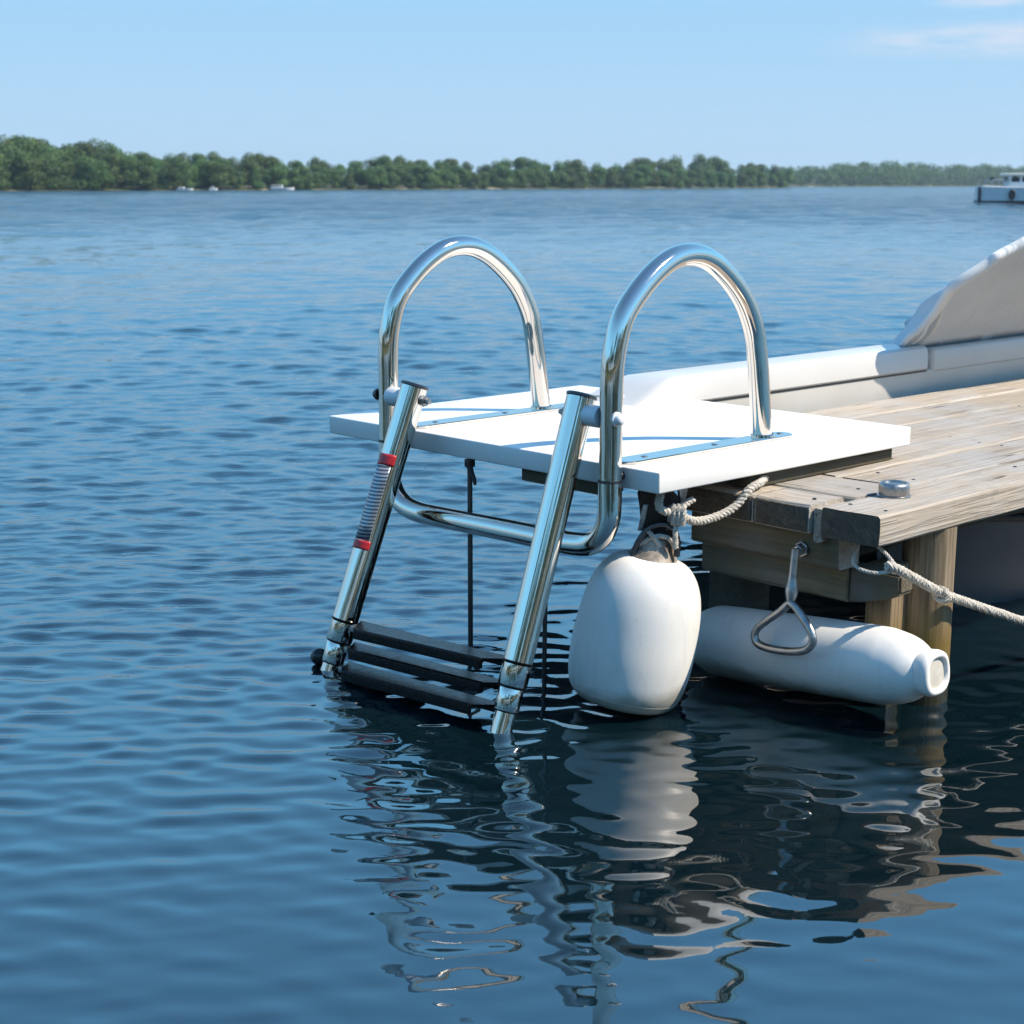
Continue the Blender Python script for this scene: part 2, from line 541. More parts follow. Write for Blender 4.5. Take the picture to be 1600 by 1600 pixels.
def frames_along(pts, up=None):
    pts = [Vector(p) for p in pts]
    T = []
    for i in range(len(pts)):
        a = pts[max(i - 1, 0)]
        b = pts[min(i + 1, len(pts) - 1)]
        T.append((b - a).normalized())
    ref = Vector(up) if up else (Vector((0, 0, 1)) if abs(T[0].z) < 0.9 else Vector((1, 0, 0)))
    N = (ref - T[0] * ref.dot(T[0])).normalized()
    out = []
    for i, t in enumerate(T):
        if i:
            N = (N - t * N.dot(t)).normalized()
        out.append((pts[i], t, N, t.cross(N)))
    return out


def add_tube(bm, pts, r, n=20, caps=True, closed=False, mi=0, up=None):
    fr = frames_along(pts, up)
    if closed:
        fr = fr[:]
    rings = []
    for i, (p, t, N, B) in enumerate(fr):
        rr = r(i / (len(fr) - 1)) if callable(r) else (r[i] if isinstance(r, (list, tuple)) else r)
        rings.append([bm.verts.new(p + (N * math.cos(2 * math.pi * k / n) + B * math.sin(2 * math.pi * k / n)) * rr) for k in range(n)])
    m = len(rings)
    for i in range(m - 1 if not closed else m):
        A, C = rings[i], rings[(i + 1) % m]
        for k in range(n):
            f = bm.faces.new((A[k], A[(k + 1) % n], C[(k + 1) % n], C[k]))
            f.material_index = mi
    if caps and not closed:
        bm.faces.new(rings[0][::-1]).material_index = mi
        bm.faces.new(rings[-1]).material_index = mi
    return [v for rg in rings for v in rg]


def closed_tube(bm, pts, r, n=14):
    """closed loop swept in its own plane"""
    pts = [Vector(p) for p in pts]
    m = len(pts)
    c = sum(pts, Vector()) / m
    nrm = Vector()
    for i in range(m):
        nrm += (pts[i] - c).cross(pts[(i + 1) % m] - c)
    nrm.normalize()
    rings = []
    for i in range(m):
        t = (pts[(i + 1) % m] - pts[i - 1]).normalized()
        s = t.cross(nrm)
        rings.append([bm.verts.new(pts[i] + (s * math.cos(2 * math.pi * k / n) + nrm * math.sin(2 * math.pi * k / n)) * r) for k in range(n)])
    for i in range(m):
        A, C = rings[i], rings[(i + 1) % m]
        for k in range(n):
            bm.faces.new((A[k], A[(k + 1) % n], C[(k + 1) % n], C[k]))


def add_lathe(bm, p0, axis, prof, n=40, cap0=True, cap1=True, mi=0, shape=None):
    """prof: list of (distance along axis, radius)"""
    p0 = Vector(p0)
    ax = Vector(axis).normalized()
    ref = Vector((0, 0, 1)) if abs(ax.z) < 0.9 else Vector((1, 0, 0))
    N = (ref - ax * ref.dot(ax)).normalized()
    B = ax.cross(N)
    rings = []
    for s, r in prof:
        ring = []
        for k in range(n):
            th = 2 * math.pi * k / n
            q = shape(th, s) if shape else 1.0
            ring.append(bm.verts.new(p0 + ax * s + (N * math.cos(th) + B * math.sin(th)) * r * q))
        rings.append(ring)
    for A, C in zip(rings, rings[1:]):
        for k in range(n):
            bm.faces.new((A[k], A[(k + 1) % n], C[(k + 1) % n], C[k])).material_index = mi
    if cap0:
        bm.faces.new(rings[0][::-1]).material_index = mi
    if cap1:
        bm.faces.new(rings[-1]).material_index = mi


def spline(pts, n=8):
    """Catmull-Rom through the points"""
    pts = [Vector(p) for p in pts]
    q = [pts[0] * 2 - pts[1]] + pts + [pts[-1] * 2 - pts[-2]]
    out = []
    for i in range(1, len(q) - 2):
        a, b, c, d = q[i - 1], q[i], q[i + 1], q[i + 2]
        for j in range(n):
            t = j / n
            out.append(0.5 * (2 * b + (c - a) * t + (2 * a - 5 * b + 4 * c - d) * t * t + (3 * b - a - 3 * c + d) * t ** 3))
    out.append(pts[-1])
    return out


def profile(pts, n=6):
    return [(v.x, v.y) for v in spline([(a, b, 0) for a, b in pts], n)]


def add_rope(bm, path, r, strands=3, pitch=0.035, n=7, per=0.0035):
    """laid rope: strands wound round the path"""
    path = [Vector(p) for p in path]
    L = [0.0]
    for a, b in zip(path, path[1:]):
        L.append(L[-1] + (b - a).length)
    m = max(8, int(L[-1] / per))
    samp = []
    j = 0
    for i in range(m + 1):
        d = L[-1] * i / m
        while j < len(L) - 2 and L[j + 1] < d:
            j += 1
        t = (d - L[j]) / max(1e-9, L[j + 1] - L[j])
        samp.append((path[j].lerp(path[j + 1], t), d))
    fr = frames_along([s[0] for s in samp])
    for s in range(strands):
        pts = []
        for (p, t, N, B), (_, d) in zip(fr, samp):
            th = 2 * math.pi * (d / pitch + s / strands)
            pts.append(p + (N * math.cos(th) + B * math.sin(th)) * r * 0.5)
        add_tube(bm, pts, r * 0.56, n)


def add_plank(bm, axis, s0, s1, t0, t1, z0, z1, ch=0.003, n=None, jit=0.0009, end_mi=1, rnd=None):
    """board running along axis ('x' or 'y', dock axes), slightly uneven edges, end faces with their own material"""
    bm.verts.layers.float.get("rnd") or bm.verts.layers.float.new("rnd")
    n = n or max(3, int(abs(s1 - s0) / 0.03))
    seed = random.random() * 100
    sec = [(t0 + ch, z0), (t1 - ch, z0), (t1, z0 + ch), (t1, (z0 + z1) / 2), (t1, z1 - ch), (t1 - ch, z1), ((t0 * 2 + t1) / 3, z1), ((t0 + 2 * t1) / 3, z1),
           (t0 + ch, z1), (t0, z1 - ch), (t0, (z0 + z1) / 2), (t0, z0 + ch)]
    sec[6], sec[7] = sec[7], sec[6]
    rings = []
    bow = random.uniform(-1, 1) * 0.0012
    for i in range(n + 1):
        s = s0 + (s1 - s0) * i / n
        ring = []
        for k, (t, z) in enumerate(sec):
            q = noise.noise(Vector((s * 14, k * 3.7, seed)))
            q2 = noise.noise(Vector((s * 14, k * 3.7 + 50, seed)))
            tt, zz = t + q * jit * 1.6, z + q2 * jit + bow * math.sin(math.pi * i / n)
            ss = s
            if i in (0, n):
                ss += noise.noise(Vector((k * 2.1, seed, 3))) * 0.0012
            ring.append(bm.verts.new((ss, tt, zz) if axis == 'x' else (tt, ss, zz)))
        rings.append(ring)
    m = len(sec)
    for A, C in zip(rings, rings[1:]):
        for k in range(m):
            bm.faces.new((A[k], A[(k + 1) % m], C[(k + 1) % m], C[k]))
    for rg in (rings[0][::-1], rings[-1]):
        bm.faces.new(rg).material_index = end_mi
    set_rnd(bm, [v for rg in rings for v in rg], random.random() if rnd is None else rnd)


# ------------------------------------------------------------------ water
def graded(lo_step, c, half, ratio, lim, ratio2, brk):
    """positions growing outwards from a fine zone"""
    pos = [0.0]
    while pos[-1] < lim:
        x = pos[-1]
        st = lo_step if x < half else max(lo_step, (x - half) * ratio + lo_step)
        if x > brk:
            st = max(st, (x - brk) * ratio2 + (brk - half) * ratio + lo_step)
        pos.append(x + st)
    return np.array(pos)


xs_p = graded(0.0085, 0, 1.0, 0.012, 1500, 0.08, 60)
xs = np.concatenate([-xs_p[:0:-1], xs_p])
yf = graded(0.0072, 0, 1.9, 0.0056, 340, 0.010, 75) + 0.9
yf = np.concatenate([yf, yf[-1] + np.cumsum(4.0 * 1.12 ** np.arange(32))])
yf = yf[yf < 1560]
yb = 0.9 - np.cumsum(0.012 * 1.25 ** np.arange(1, 46))
yb = yb[yb > -1500]
ys = np.concatenate([yb[::-1], yf])
nx, ny = len(xs), len(ys)
dxs = np.gradient(xs)
dys = np.gradient(ys)
X, Y = np.meshgrid(xs, ys)
SX, SY = np.meshgrid(dxs, dys)
Zw = np.zeros_like(X)


def sstep(a, b, x):
    t = np.clip((x - a) / (b - a), 0, 1)
    return t * t * (3 - 2 * t)


# sheltered, calmer water round the dock's corner and close in front of it
d_open = sstep(1.5, 2.9, Y) * 0.72 + 0.28
shel = 1 - 0.5 * np.exp(-(((X - 0.45) / 0.42) ** 2 + ((Y - 1.65) / 0.75) ** 2))
calm = d_open * shel
LA = math.cos(0.753) * (X - 0.1872) + math.sin(0.753) * (Y - 1.9801)
LB = math.sin(0.753) * (X - 0.1872) - math.cos(0.753) * (Y - 1.9801)
under = sstep(0.02, 0.22, LA) * (1 - sstep(0.26, 0.55, LB)) * sstep(-0.75, -0.35, LB)
calm = calm * (1 - 0.75 * under)
quiet = 1 - 0.5 * np.exp(-(((X - 0.42) / 0.48) ** 2 + ((Y - 1.6) / 0.6) ** 2))
gust = 0.8 + 0.4 * np.sin(X * 0.23 + 1.0 + 0.6 * np.sin(Y * 0.11)) * np.sin(Y * 0.19 + 0.4 * np.sin(X * 0.17))
calm = calm * np.where(Y > 5, gust, 1.0)
lams = np.exp(np.linspace(np.log(0.034), np.log(2.0), 120))
for lam in lams:
    k_ = 2 * np.pi / lam
    th = R(-97) + rng.normal(0, 0.42 if lam < 0.2 else 0.62)
    kx, ky = k_ * math.cos(th), k_ * math.sin(th)
    short = math.exp(-((math.log(lam / 0.052)) / 0.36) ** 2)
    mid = math.exp(-((math.log(lam / 0.125)) / 0.42) ** 2)
    long_ = math.exp(-((math.log(lam / 0.42)) / 0.55) ** 2)
    slope = 0.040 * short * (0.35 + 0.65 * sstep(1.35, 2.0, Y)) * (1 - 0.35 * under) * quiet + (mid * calm * (0.015 + 0.022 * sstep(2.3, 4.5, Y)) + long_ * calm * (0.005 + 0.010 * sstep(3.5, 8, Y))) * sstep(1.0, 2.2, Y)
    amp = slope / k_
    fade = np.clip((lam / np.maximum(np.abs(SX * math.cos(th)) * 1.0, np.abs(SY * math.sin(th)))) / 3.0 - 0.7, 0, 1)
    ph = rng.uniform(0, 2 * np.pi)
    phase = kx * X + ky * Y + ph + 0.6 * np.sin(0.37 * kx * Y * 0.35 + ph * 3)
    s_ = np.sin(phase)
    Zw += amp * fade * (s_ + 0.18 * (1 - 2 * np.cos(phase) ** 2))
open_w = sstep(9, 40, np.hypot(X, Y))
for lam in np.exp(np.linspace(np.log(0.9), np.log(3.6), 26)):   # longer waves out on the open lake
    k_ = 2 * np.pi / lam
    th = R(-96) + rng.normal(0, 0.9)
    kx, ky = k_ * math.cos(th), k_ * math.sin(th)
    fade = np.clip((lam / np.maximum(np.abs(SX * math.cos(th)), np.abs(SY * math.sin(th)))) / 3.0 - 0.7, 0, 1)
    phase = kx * X + ky * Y + rng.uniform(0, 6.28) + 0.5 * np.sin(0.2 * kx * Y)
    Zw += 0.022 / k_ * fade * open_w * np.sin(phase)
for (ca, cb_, am) in ((-0.165, -0.118, 0.0011), (-0.165, -0.48, 0.0013), (0.352, 0.177, 0.0011), (0.03, -0.08, 0.0008), (0.009, -0.217, 0.0005)):
    r_ = np.hypot(LA - ca, LB - cb_)                      # rings where things stand in the water
    Zw += am * np.sin(2 * np.pi * r_ / 0.062 + 1.0) * np.exp(-((r_ / 0.16) ** 2))
me = bpy.data.meshes.new("water")
co = np.stack([X, Y, Zw], -1).reshape(-1, 3).astype(np.float32)
ii = np.arange(nx * ny).reshape(ny, nx)
quads = np.stack([ii[:-1, :-1], ii[:-1, 1:], ii[1:, 1:], ii[1:, :-1]], -1).reshape(-1, 4)
me.vertices.add(len(co))
me.vertices.foreach_set("co", co.ravel())
me.loops.add(quads.size)
me.loops.foreach_set("vertex_index", quads.ravel().astype(np.int32))
me.polygons.add(len(quads))
me.polygons.foreach_set("loop_start", np.arange(0, quads.size, 4, dtype=np.int32))
me.polygons.foreach_set("loop_total", np.full(len(quads), 4, dtype=np.int32))
me.polygons.foreach_set("use_smooth", np.ones(len(quads), dtype=bool))
me.update(calc_edges=True)
at = me.attributes.new("far", 'FLOAT', 'POINT')
at.data.foreach_set("value", sstep(5, 60, np.hypot(X, Y)).ravel().astype(np.float32))
at = me.attributes.new("ripple", 'FLOAT', 'POINT')
at.data.foreach_set("value", (np.clip(calm, 0, 1) ** 2 * (0.15 + 0.85 * sstep(1.5, 2.6, Y)) * (1 - sstep(5, 14, Y))).ravel().astype(np.float32))
me.materials.append(MATS["lake_water"])
water = bpy.data.objects.new("water", me)
scene.collection.objects.link(water)
tag(water, kind="structure")

# ------------------------------------------------------------------ far shore, land
F = 2474.0


def shore_depth(px):
    return float(np.interp(px, [-700, -200, 0, 400, 600, 800, 1000, 1180, 1225], [132, 158, 170, 192, 210, 238, 263, 305, 330]))


def far_depth(px):
    return float(np.interp(px, [1150, 1225, 1600, 2300], [440, 450, 590, 700]))


def land_strip(pts, back, name):
    """low bank along a waterline: a small sandy lip, then ground running back"""
    bm = bm_new()
    rows = []
    for (x, y) in pts:
        d = Vector((x, y, 0)).normalized()
        r = Vector((x, y, 0))
        jj = noise.noise(Vector((x * 0.11, y * 0.11, 2.0)))
        rows.append([bm.verts.new(r + d * o_ + Vector((0, 0, z_))) for o_, z_ in
                     ((-0.6 + jj, -0.25), (0.0 + jj, 0.03 + 0.03 * jj), (1.6, 0.20 + 0.10 * jj), (8, 0.5), (40, 1.4), (back, 2.2))])
    for A, C in zip(rows, rows[1:]):
        for k_ in range(len(A) - 1):
            bm.faces.new((A[k_], A[k_ + 1], C[k_ + 1], C[k_]))
    return build(name, bm, "shore_ground", kind="structure")


land_strip([((px - 800) / F * shore_depth(px), shore_depth(px)) for px in range(-700, 1226, 8)], 120, "shore")
land_strip([((px - 800) / F * far_depth(px), far_depth(px)) for px in range(1150, 2300, 12)], 160, "far_shore")

# ------------------------------------------------------------------ trees


def crown_points(seed, nleaf, slim=1.0):
    """leaf faces spread through a crown of unit height; returns vertices, quads, brightness"""
    g = np.random.default_rng(seed)
    nl = 20
    lob = []
    for i in range(nl):
        z = g.uniform(0.07, 0.80)
        prof_r = 0.40 * slim * math.sin(math.pi * min(1, (0.16 + z * 0.80))) ** 0.6 + 0.03
        a = g.uniform(0, 2 * np.pi)
        rr = prof_r * g.uniform(0.25, 0.72)
        lob.append((rr * math.cos(a), rr * math.sin(a), z, g.uniform(0.15, 0.24) * (1.06 - 0.22 * z)))
    lob.append((0, 0, 0.80, 0.20))
    lob.append((0.03, 0, 0.6, 0.2))
    lob = np.array(lob)
    pick = g.integers(0, len(lob), nleaf)
    dirs = g.normal(size=(nleaf, 3))
    dirs /= np.linalg.norm(dirs, axis=1)[:, None]
    rad = lob[pick, 3] * (0.55 + 0.55 * g.random(nleaf) ** 0.5)
    cen = lob[pick, :3] + dirs * rad[:, None] * np.array([1.0, 1.0, 0.8])
    cen[:, 2] = np.maximum(cen[:, 2], 0.015)
    nrm = dirs + g.normal(size=(nleaf, 3)) * 0.40 + np.array([0, 0, 0.25])
    nrm /= np.linalg.norm(nrm, axis=1)[:, None]
    t = np.cross(nrm, g.normal(size=(nleaf, 3)))
    t /= np.linalg.norm(t, axis=1)[:, None]
    b = np.cross(nrm, t)
    sz = g.uniform(0.011, 0.026, nleaf)[:, None]
    V = np.stack([cen - t * sz, cen - b * sz * 0.7, cen + t * sz, cen + b * sz * 0.7], 1).reshape(-1, 3)
    lobr = g.random(len(lob))
    br = np.clip(0.5 * lobr[pick] + 0.5 * g.random(nleaf), 0, 1)
    return V.astype(np.float32), np.repeat(br, 4).astype(np.float32)


def quad_mesh(name, V, br, mat):
    me = bpy.data.meshes.new(name)
    nq = len(V) // 4
    me.vertices.add(len(V))
    me.vertices.foreach_set("co", V.ravel())
    me.loops.add(nq * 4)
    me.loops.foreach_set("vertex_index", np.arange(nq * 4, dtype=np.int32))
    me.polygons.add(nq)
    me.polygons.foreach_set("loop_start", np.arange(0, nq * 4, 4, dtype=np.int32))
    me.polygons.foreach_set("loop_total", np.full(nq, 4, dtype=np.int32))
    me.update(calc_edges=True)
    at = me.attributes.new("rnd", 'FLOAT', 'POINT')
    at.data.foreach_set("value", br)
    me.materials.append(MATS[mat])
    return me


def trunk_mesh(seed):
    g = random.Random(seed)
    bm = bm_new()
    top = Vector((g.uniform(-0.04, 0.04), g.uniform(-0.04, 0.04), 0.72))
    mid = top * 0.5 + Vector((g.uniform(-0.02, 0.02), g.uniform(-0.02, 0.02), 0))
    add_tube(bm, spline([Vector((0, 0, -0.03)), mid, top], 5), lambda t: 0.022 * (1 - 0.75 * t), 8)
    for _ in range(5):
        z = g.uniform(0.22, 0.6)
        a = g.uniform(0, 6.28)
        s = Vector((mid.x * z * 2, mid.y * z * 2, z))
        e = s + Vector((math.cos(a) * 0.2, math.sin(a) * 0.2, g.uniform(0.08, 0.2)))
        add_tube(bm, spline([s, s.lerp(e, 0.5) + Vector((0, 0, -0.01)), e], 3), lambda t: 0.010 * (1 - 0.7 * t), 6)
    me = bpy.data.meshes.new("trunk")
    for f in bm.faces:
        f.smooth = True
    bm.to_mesh(me)
    bm.free()
    me.materials.append(MATS["bark"])
    return me


PROTO = []
for i in range(9):
    slim = (1.0, 0.85, 1.1, 0.72, 1.15, 0.95, 0.8, 1.05, 0.9)[i]
    V, br = crown_points(100 + i, 8000, slim)
    PROTO.append((quad_mesh("crown", V, br, "foliage"), trunk_mesh(i), V, br))

SIL = [(-300, 225), (-120, 214), (-60, 220), (0, 213), (25, 212), (50, 211), (70, 216), (85, 226), (105, 231), (125, 225), (145, 221), (165, 217), (180, 221), (195, 234),
       (215, 237), (235, 237), (250, 244), (262, 249), (280, 239), (300, 238), (320, 239), (345, 237), (358, 246), (375, 245), (400, 238), (415, 239), (430, 243),
       (445, 250), (470, 250), (500, 245), (512, 250), (535, 256), (560, 251), (590, 246), (605, 242), (630, 243), (645, 251), (660, 249), (690, 249), (705, 247),
       (730, 252), (760, 256), (775, 251), (790, 247), (815, 245), (835, 249), (850, 254), (870, 251), (885, 250), (900, 249), (930, 253), (960, 255), (980, 252),
       (995, 246), (1010, 251), (1030, 247), (1050, 242), (1085, 240), (1110, 244), (1125, 251), (1150, 257), (1165, 254), (1180, 256), (1200, 257), (1222, 262)]
SILX, SILY = [s[0] for s in SIL], [s[1] for s in SIL]


def ground_z(off):
    return float(np.interp(off, [0, 1.6, 8, 40, 120], [0.08, 0.22, 0.5, 1.4, 2.2]))


WOOD = "trees of the wood along the far lakeshore"
TREE_LABELS = {
    "back": "tall broadleaf tree whose rounded crown forms the skyline of the lakeshore wood",
    "front": "lower bushy broadleaf tree at the water's edge of the lakeshore wood",
}
ti = 0


def place_tree(px, d, top_y, kind, wide=1.0):
    global ti
    cr_m, tr_m, _, _ = PROTO[random.randrange(len(PROTO))]
    sd = shore_depth(px)
    z0 = ground_z(d - sd)
    z1 = CAM_H + (288 - top_y) * d / F
    h = max(1.2, (z1 - z0) / 0.99)
    o = bpy.data.objects.new("broadleaf_tree", None)
    scene.collection.objects.link(o)
    o.location = ((px - 800) / F * d, d, z0)
    o.rotation_euler = (0, 0, random.uniform(0, 6.28))
    o.scale = (h * wide, h * wide, h)
    tag(o, TREE_LABELS[kind], "tree", WOOD)
    for nm, m in (("crown", cr_m), ("trunk", tr_m)):
        c_ = bpy.data.objects.new(nm, m)
        scene.collection.objects.link(c_)
        c_.parent = o
    ti += 1


for i, (sx, sy) in enumerate(SIL):                       # back row: the skyline
    if sx < -150:
        continue
    off = random.uniform(7, 12)
    hpx = 288 - sy
    place_tree(sx, shore_depth(sx) + off, sy, "back", random.uniform(0.85, 1.05) if sx > 0 else 1.0)
x_ = -130.0
while x_ < 1222:                                         # front row at the bank
    sy = np.interp(x_, SILX, SILY)
    base = 288 + CAM_H * F / shore_depth(x_)
    top = base - (base - sy) * random.uniform(0.55, 0.86)
    place_tree(x_, shore_depth(x_) + random.uniform(0.5, 3.0), top, "front", random.uniform(1.0, 1.35))
    x_ += random.uniform(12, 19) * (1.15 if x_ < 250 else 0.9)

# the far wood on the right: one hazy mass
def wood_mass(name, spots, nleaf, label):
    Vs, Bs = [], []
    for (x, y, z, h, wd) in spots:
        _, _, V, br = PROTO[random.randrange(len(PROTO))]
        sel = rng.permutation(len(V) // 4)[:nleaf]
        W_ = V.reshape(-1, 4, 3)[sel]
        a = random.uniform(0, 6.28)
        c_, s_ = math.cos(a), math.sin(a)
        W_ = W_ @ np.array([[c_, s_, 0], [-s_, c_, 0], [0, 0, 1]], dtype=np.float32)
        # leaves grow a little so that the thinned crown stays closed
        cen = W_.mean(1, keepdims=True)
        W_ = cen + (W_ - cen) * 1.5
        W_ = W_ * np.array([h * wd, h * wd, h], dtype=np.float32) + np.array([x, y, z], dtype=np.float32)
        Vs.append(W_.reshape(-1, 3))
        Bs.append(np.clip(br.reshape(-1, 4)[sel].reshape(-1) * 0.7 + random.uniform(0, 0.3), 0, 1))
    me = quad_mesh(name, np.concatenate(Vs).astype(np.float32), np.concatenate(Bs).astype(np.float32), "foliage")
    o = bpy.data.objects.new(name, me)
    scene.collection.objects.link(o)
    return tag(o, label, "wood", kind="stuff")


FSX = [1150, 1200, 1225, 1260, 1300, 1345, 1385, 1420, 1460, 1500, 1535, 1570, 1600, 1700, 2200]
FSY = [262, 260, 258, 255, 253, 251, 250, 254, 256, 256, 254, 259, 256, 256, 256]
spots = []
for row in range(3):
    x_ = 1160.0
    while x_ < 1720:
        d = far_depth(x_) + 3 + row * 9
        sy = np.interp(x_, FSX, FSY)
        base = 288 + CAM_H * F / d
        top = base - (base - sy) * (0.66, 0.85, 1.0)[row] * random.uniform(0.9, 1.04)
        z0 = ground_z(3 + row * 9)
        spots.append(((x_ - 800) / F * d, d, z0, CAM_H + (288 - top) * d / F - z0, random.uniform(0.9, 1.25)))
        x_ += random.uniform(9, 15)
wood_mass("distant_wood", spots, 1300, "hazy blue green wood far off across the water on the right")

# the same shore carries on wooded beyond the picture's left edge
spots = []
for row in range(2):
    x_ = -560.0
    while x_ < -140:
        d = shore_depth(x_) + 2 + row * 8
        spots.append(((x_ - 800) / F * d, d, ground_z(2 + row * 8), random.uniform(4.6, 5.8) + row * 1.2, random.uniform(0.9, 1.2)))
        x_ += random.uniform(13, 20)
wood_mass("shoreline_wood", spots, 1600, "green broadleaf wood continuing the nearer far shore to the left")

# the lake's near shore behind the photographer (seen only mirrored in the steel)
land_strip([(x, -13 - 3 * math.sin(x * 0.05)) for x in range(90, -91, -4)], 60, "near_shore")
spots = []
for i in range(50):
    x = -85 + i * 3.4 + random.uniform(-1.5, 1.5)
    spots.append((x, -17 - 3 * math.sin(x * 0.05) - random.uniform(0, 7), 0.3, random.uniform(6.0, 9.5), random.uniform(0.8, 1.1)))
wood_mass("lakeside_wood", spots, 900, "green wood on the near shore mirrored in the steel tubes")

# ------------------------------------------------------------------ moored boats
def far_boat(name, label, x, y, ln, hh, cab, yaw, group=None):
    Fm = Matrix.Translation((x, y, 0)) @ Matrix.Rotation(yaw, 4, 'Z')
    t = thing(name, label, "boat", (0, 0, 0), group, Fm)
    bm = bm_new()
    rows = []
    for i in range(11):
        s = i / 10
        bw = ln * 0.16 * (1 - max(0, (s - 0.55) / 0.45) ** 2.2) + 0.01
        zt = hh * (0.9 + 0.25 * s * s)
        rows.append([bm.verts.new((s * ln, q * bw, z)) for q, z in ((-0.7, -0.1), (-1, zt * 0.6), (-1.02, zt), (1.02, zt), (1, zt * 0.6), (0.7, -0.1))])
    for A, C in zip(rows, rows[1:]):
        for k_ in range(6):
            bm.faces.new((A[k_], A[(k_ + 1) % 6], C[(k_ + 1) % 6], C[k_]))
    bm.faces.new(rows[0][::-1])
    bm.faces.new(rows[-1])
    build("hull", bm, "far_boat_paint", t)
    bm = bm_new()
    add_box(bm, (ln * cab[0], -ln * 0.11, hh * 0.95), (ln * cab[1], ln * 0.11, hh * 0.95 + cab[2]), 0.03)
    cb = build("cabin", bm, "far_boat_paint", t)
    for sgn in (-1, 1):
        bm = bm_new()
        add_box(bm, (ln * cab[0] + 0.08, sgn * ln * 0.11 - 0.01, hh * 0.95 + cab[2] * 0.4), (ln * cab[1] - 0.08, sgn * ln * 0.11 + 0.01, hh * 0.95 + cab[2] * 0.8), 0.005)
        build("window", bm, "far_boat_glass", cb)
    return t


SB = "small white boats moored under the trees"
d = shore_depth(448)
far_boat("moored_boat", "longest of the white boats moored under the trees of the far shore", (430 - 800) / F * (d - 1.2), d - 1.2, 2.9, 0.30, (0.05, 0.52, 0.34), 0.05, SB)
d = shore_depth(300)
far_boat("moored_boat", "small white boat moored by the pale bank at the gap in the treeline", (287 - 800) / F * (d - 1), d - 1, 1.9, 0.22, (0.1, 0.45, 0.2), -0.04, SB)
d = shore_depth(342)
far_boat("moored_boat", "tiny white boat moored alone right of the gap in the treeline", (336 - 800) / F * (d - 1), d - 1, 1.0, 0.24, (0.2, 0.6, 0.2), 0.1, SB)

# the white cabin boat out on the lake, cut by the picture's right edge
TB = Matrix.Translation((17.17, 59.5, 0)) @ Matrix.Rotation(R(-7), 4, 'Z')
t = thing("cabin_boat", "white cabin boat with dark waterline out on the open lake", "boat", (0, 0, 0), None, TB)
bm = bm_new()
rows = []
LN = 5.4
for i in range(15):
    s = i / 14
    bw = 0.82 * (1 - max(0, (s - 0.6) / 0.4) ** 2.4) + 0.02
    zt = 0.56 + 0.16 * s * s + 0.06 * (1 - s) ** 4
    rows.append([bm.verts.new((s * LN + 0.05 * zz, q * bw, zz)) for q, zz in ((-0.97, 0.11), (-1.0, zt * 0.6), (-1.04, zt), (-0.92, zt + 0.02), (0.92, zt + 0.02), (1.04, zt), (1.0, zt * 0.6), (0.97, 0.11))])
for A, C in zip(rows, rows[1:]):
    for k_ in range(8):
        bm.faces.new((A[k_], A[(k_ + 1) % 8], C[(k_ + 1) % 8], C[k_]))
bm.faces.new(rows[0][::-1])
bm.faces.new(rows[-1])
hull = build("hull", bm, "far_boat_paint", t)
bm = bm_new()
rows = []
for i in range(15):
    s = i / 14
    bw = 0.83 * (1 - max(0, (s - 0.6) / 0.4) ** 2.4) + 0.02
    rows.append([bm.verts.new((s * LN - 0.01, q * bw, zz)) for q, zz in ((-0.85, -0.2), (-0.985, 0.11), (0.985, 0.11), (0.85, -0.2))])
for A, C in zip(rows, rows[1:]):
    for k_ in range(4):
        bm.faces.new((A[k_], A[(k_ + 1) % 4], C[(k_ + 1) % 4], C[k_]))
bm.faces.new(rows[0][::-1])
bm.faces.new(rows[-1])
build("boot_stripe", bm, "far_boat_dark", t)
bm = bm_new()
add_box(bm, (-0.13, -0.80, -0.1), (-0.012, -0.70, 0.60), 0.02)
build("stern_post", bm, "far_boat_dark", t)
bm = bm_new()
for (a0, a1) in ((0.98, 1.06), (1.36, 1.44), (2.3, 2.42), (3.2, 3.32)):
    for sg in (-1, 1):
        add_box(bm, (a0, sg * 0.56 - 0.03, 0.585), (a1, sg * 0.56 + 0.03, 1.0), 0.01)
add_box(bm, (0.98, -0.60, 0.57), (3.6, 0.60, 0.78), 0.02)
cb = build("cabin", bm, "far_boat_paint", t)
bm = bm_new()
add_box(bm, (1.05, -0.54, 0.79), (3.5, 0.54, 0.955), 0.01)
build("window", bm, "far_boat_glass", cb)
bm = bm_new()
add_box(bm, (0.85, -0.68, 1.0), (3.8, 0.68, 1.09), 0.035)
build("roof", bm, "far_boat_roof", t)
bm = bm_new()
add_box(bm, (1.5, -0.57, 0.86), (2.4, -0.553, 0.92), 0.004)
build("red_blind", bm, "far_boat_seat", cb)
bm = bm_new()
for xx in (0.35, 0.6, 0.86):
    for sg in (-1, 1):
        add_tube(bm, [(xx, sg * 0.7, 0.57), (xx, sg * 0.7, 0.85)], 0.018, 8)
for sg in (-1, 1):
    add_tube(bm, [(0.35, sg * 0.7, 0.85), (0.98, sg * 0.62, 0.85)], 0.018, 8)
build("railing", bm, "tinted_metal", t)
bm = bm_new()
add_box(bm, (0.40, -0.12, 0.83), (0.56, 0.12, 0.96), 0.02)
build("lamp_box", bm, "far_boat_dark", t)
bm = bm_new()
ringp = [(1.06 + 0.07 * math.cos(a), -0.91, 0.33 + 0.14 * math.sin(a)) for a in np.linspace(0, 2 * math.pi, 24, endpoint=False)]
closed_tube(bm, ringp, 0.055, 10)
build("tyre_fender", bm, "far_boat_dark", t)

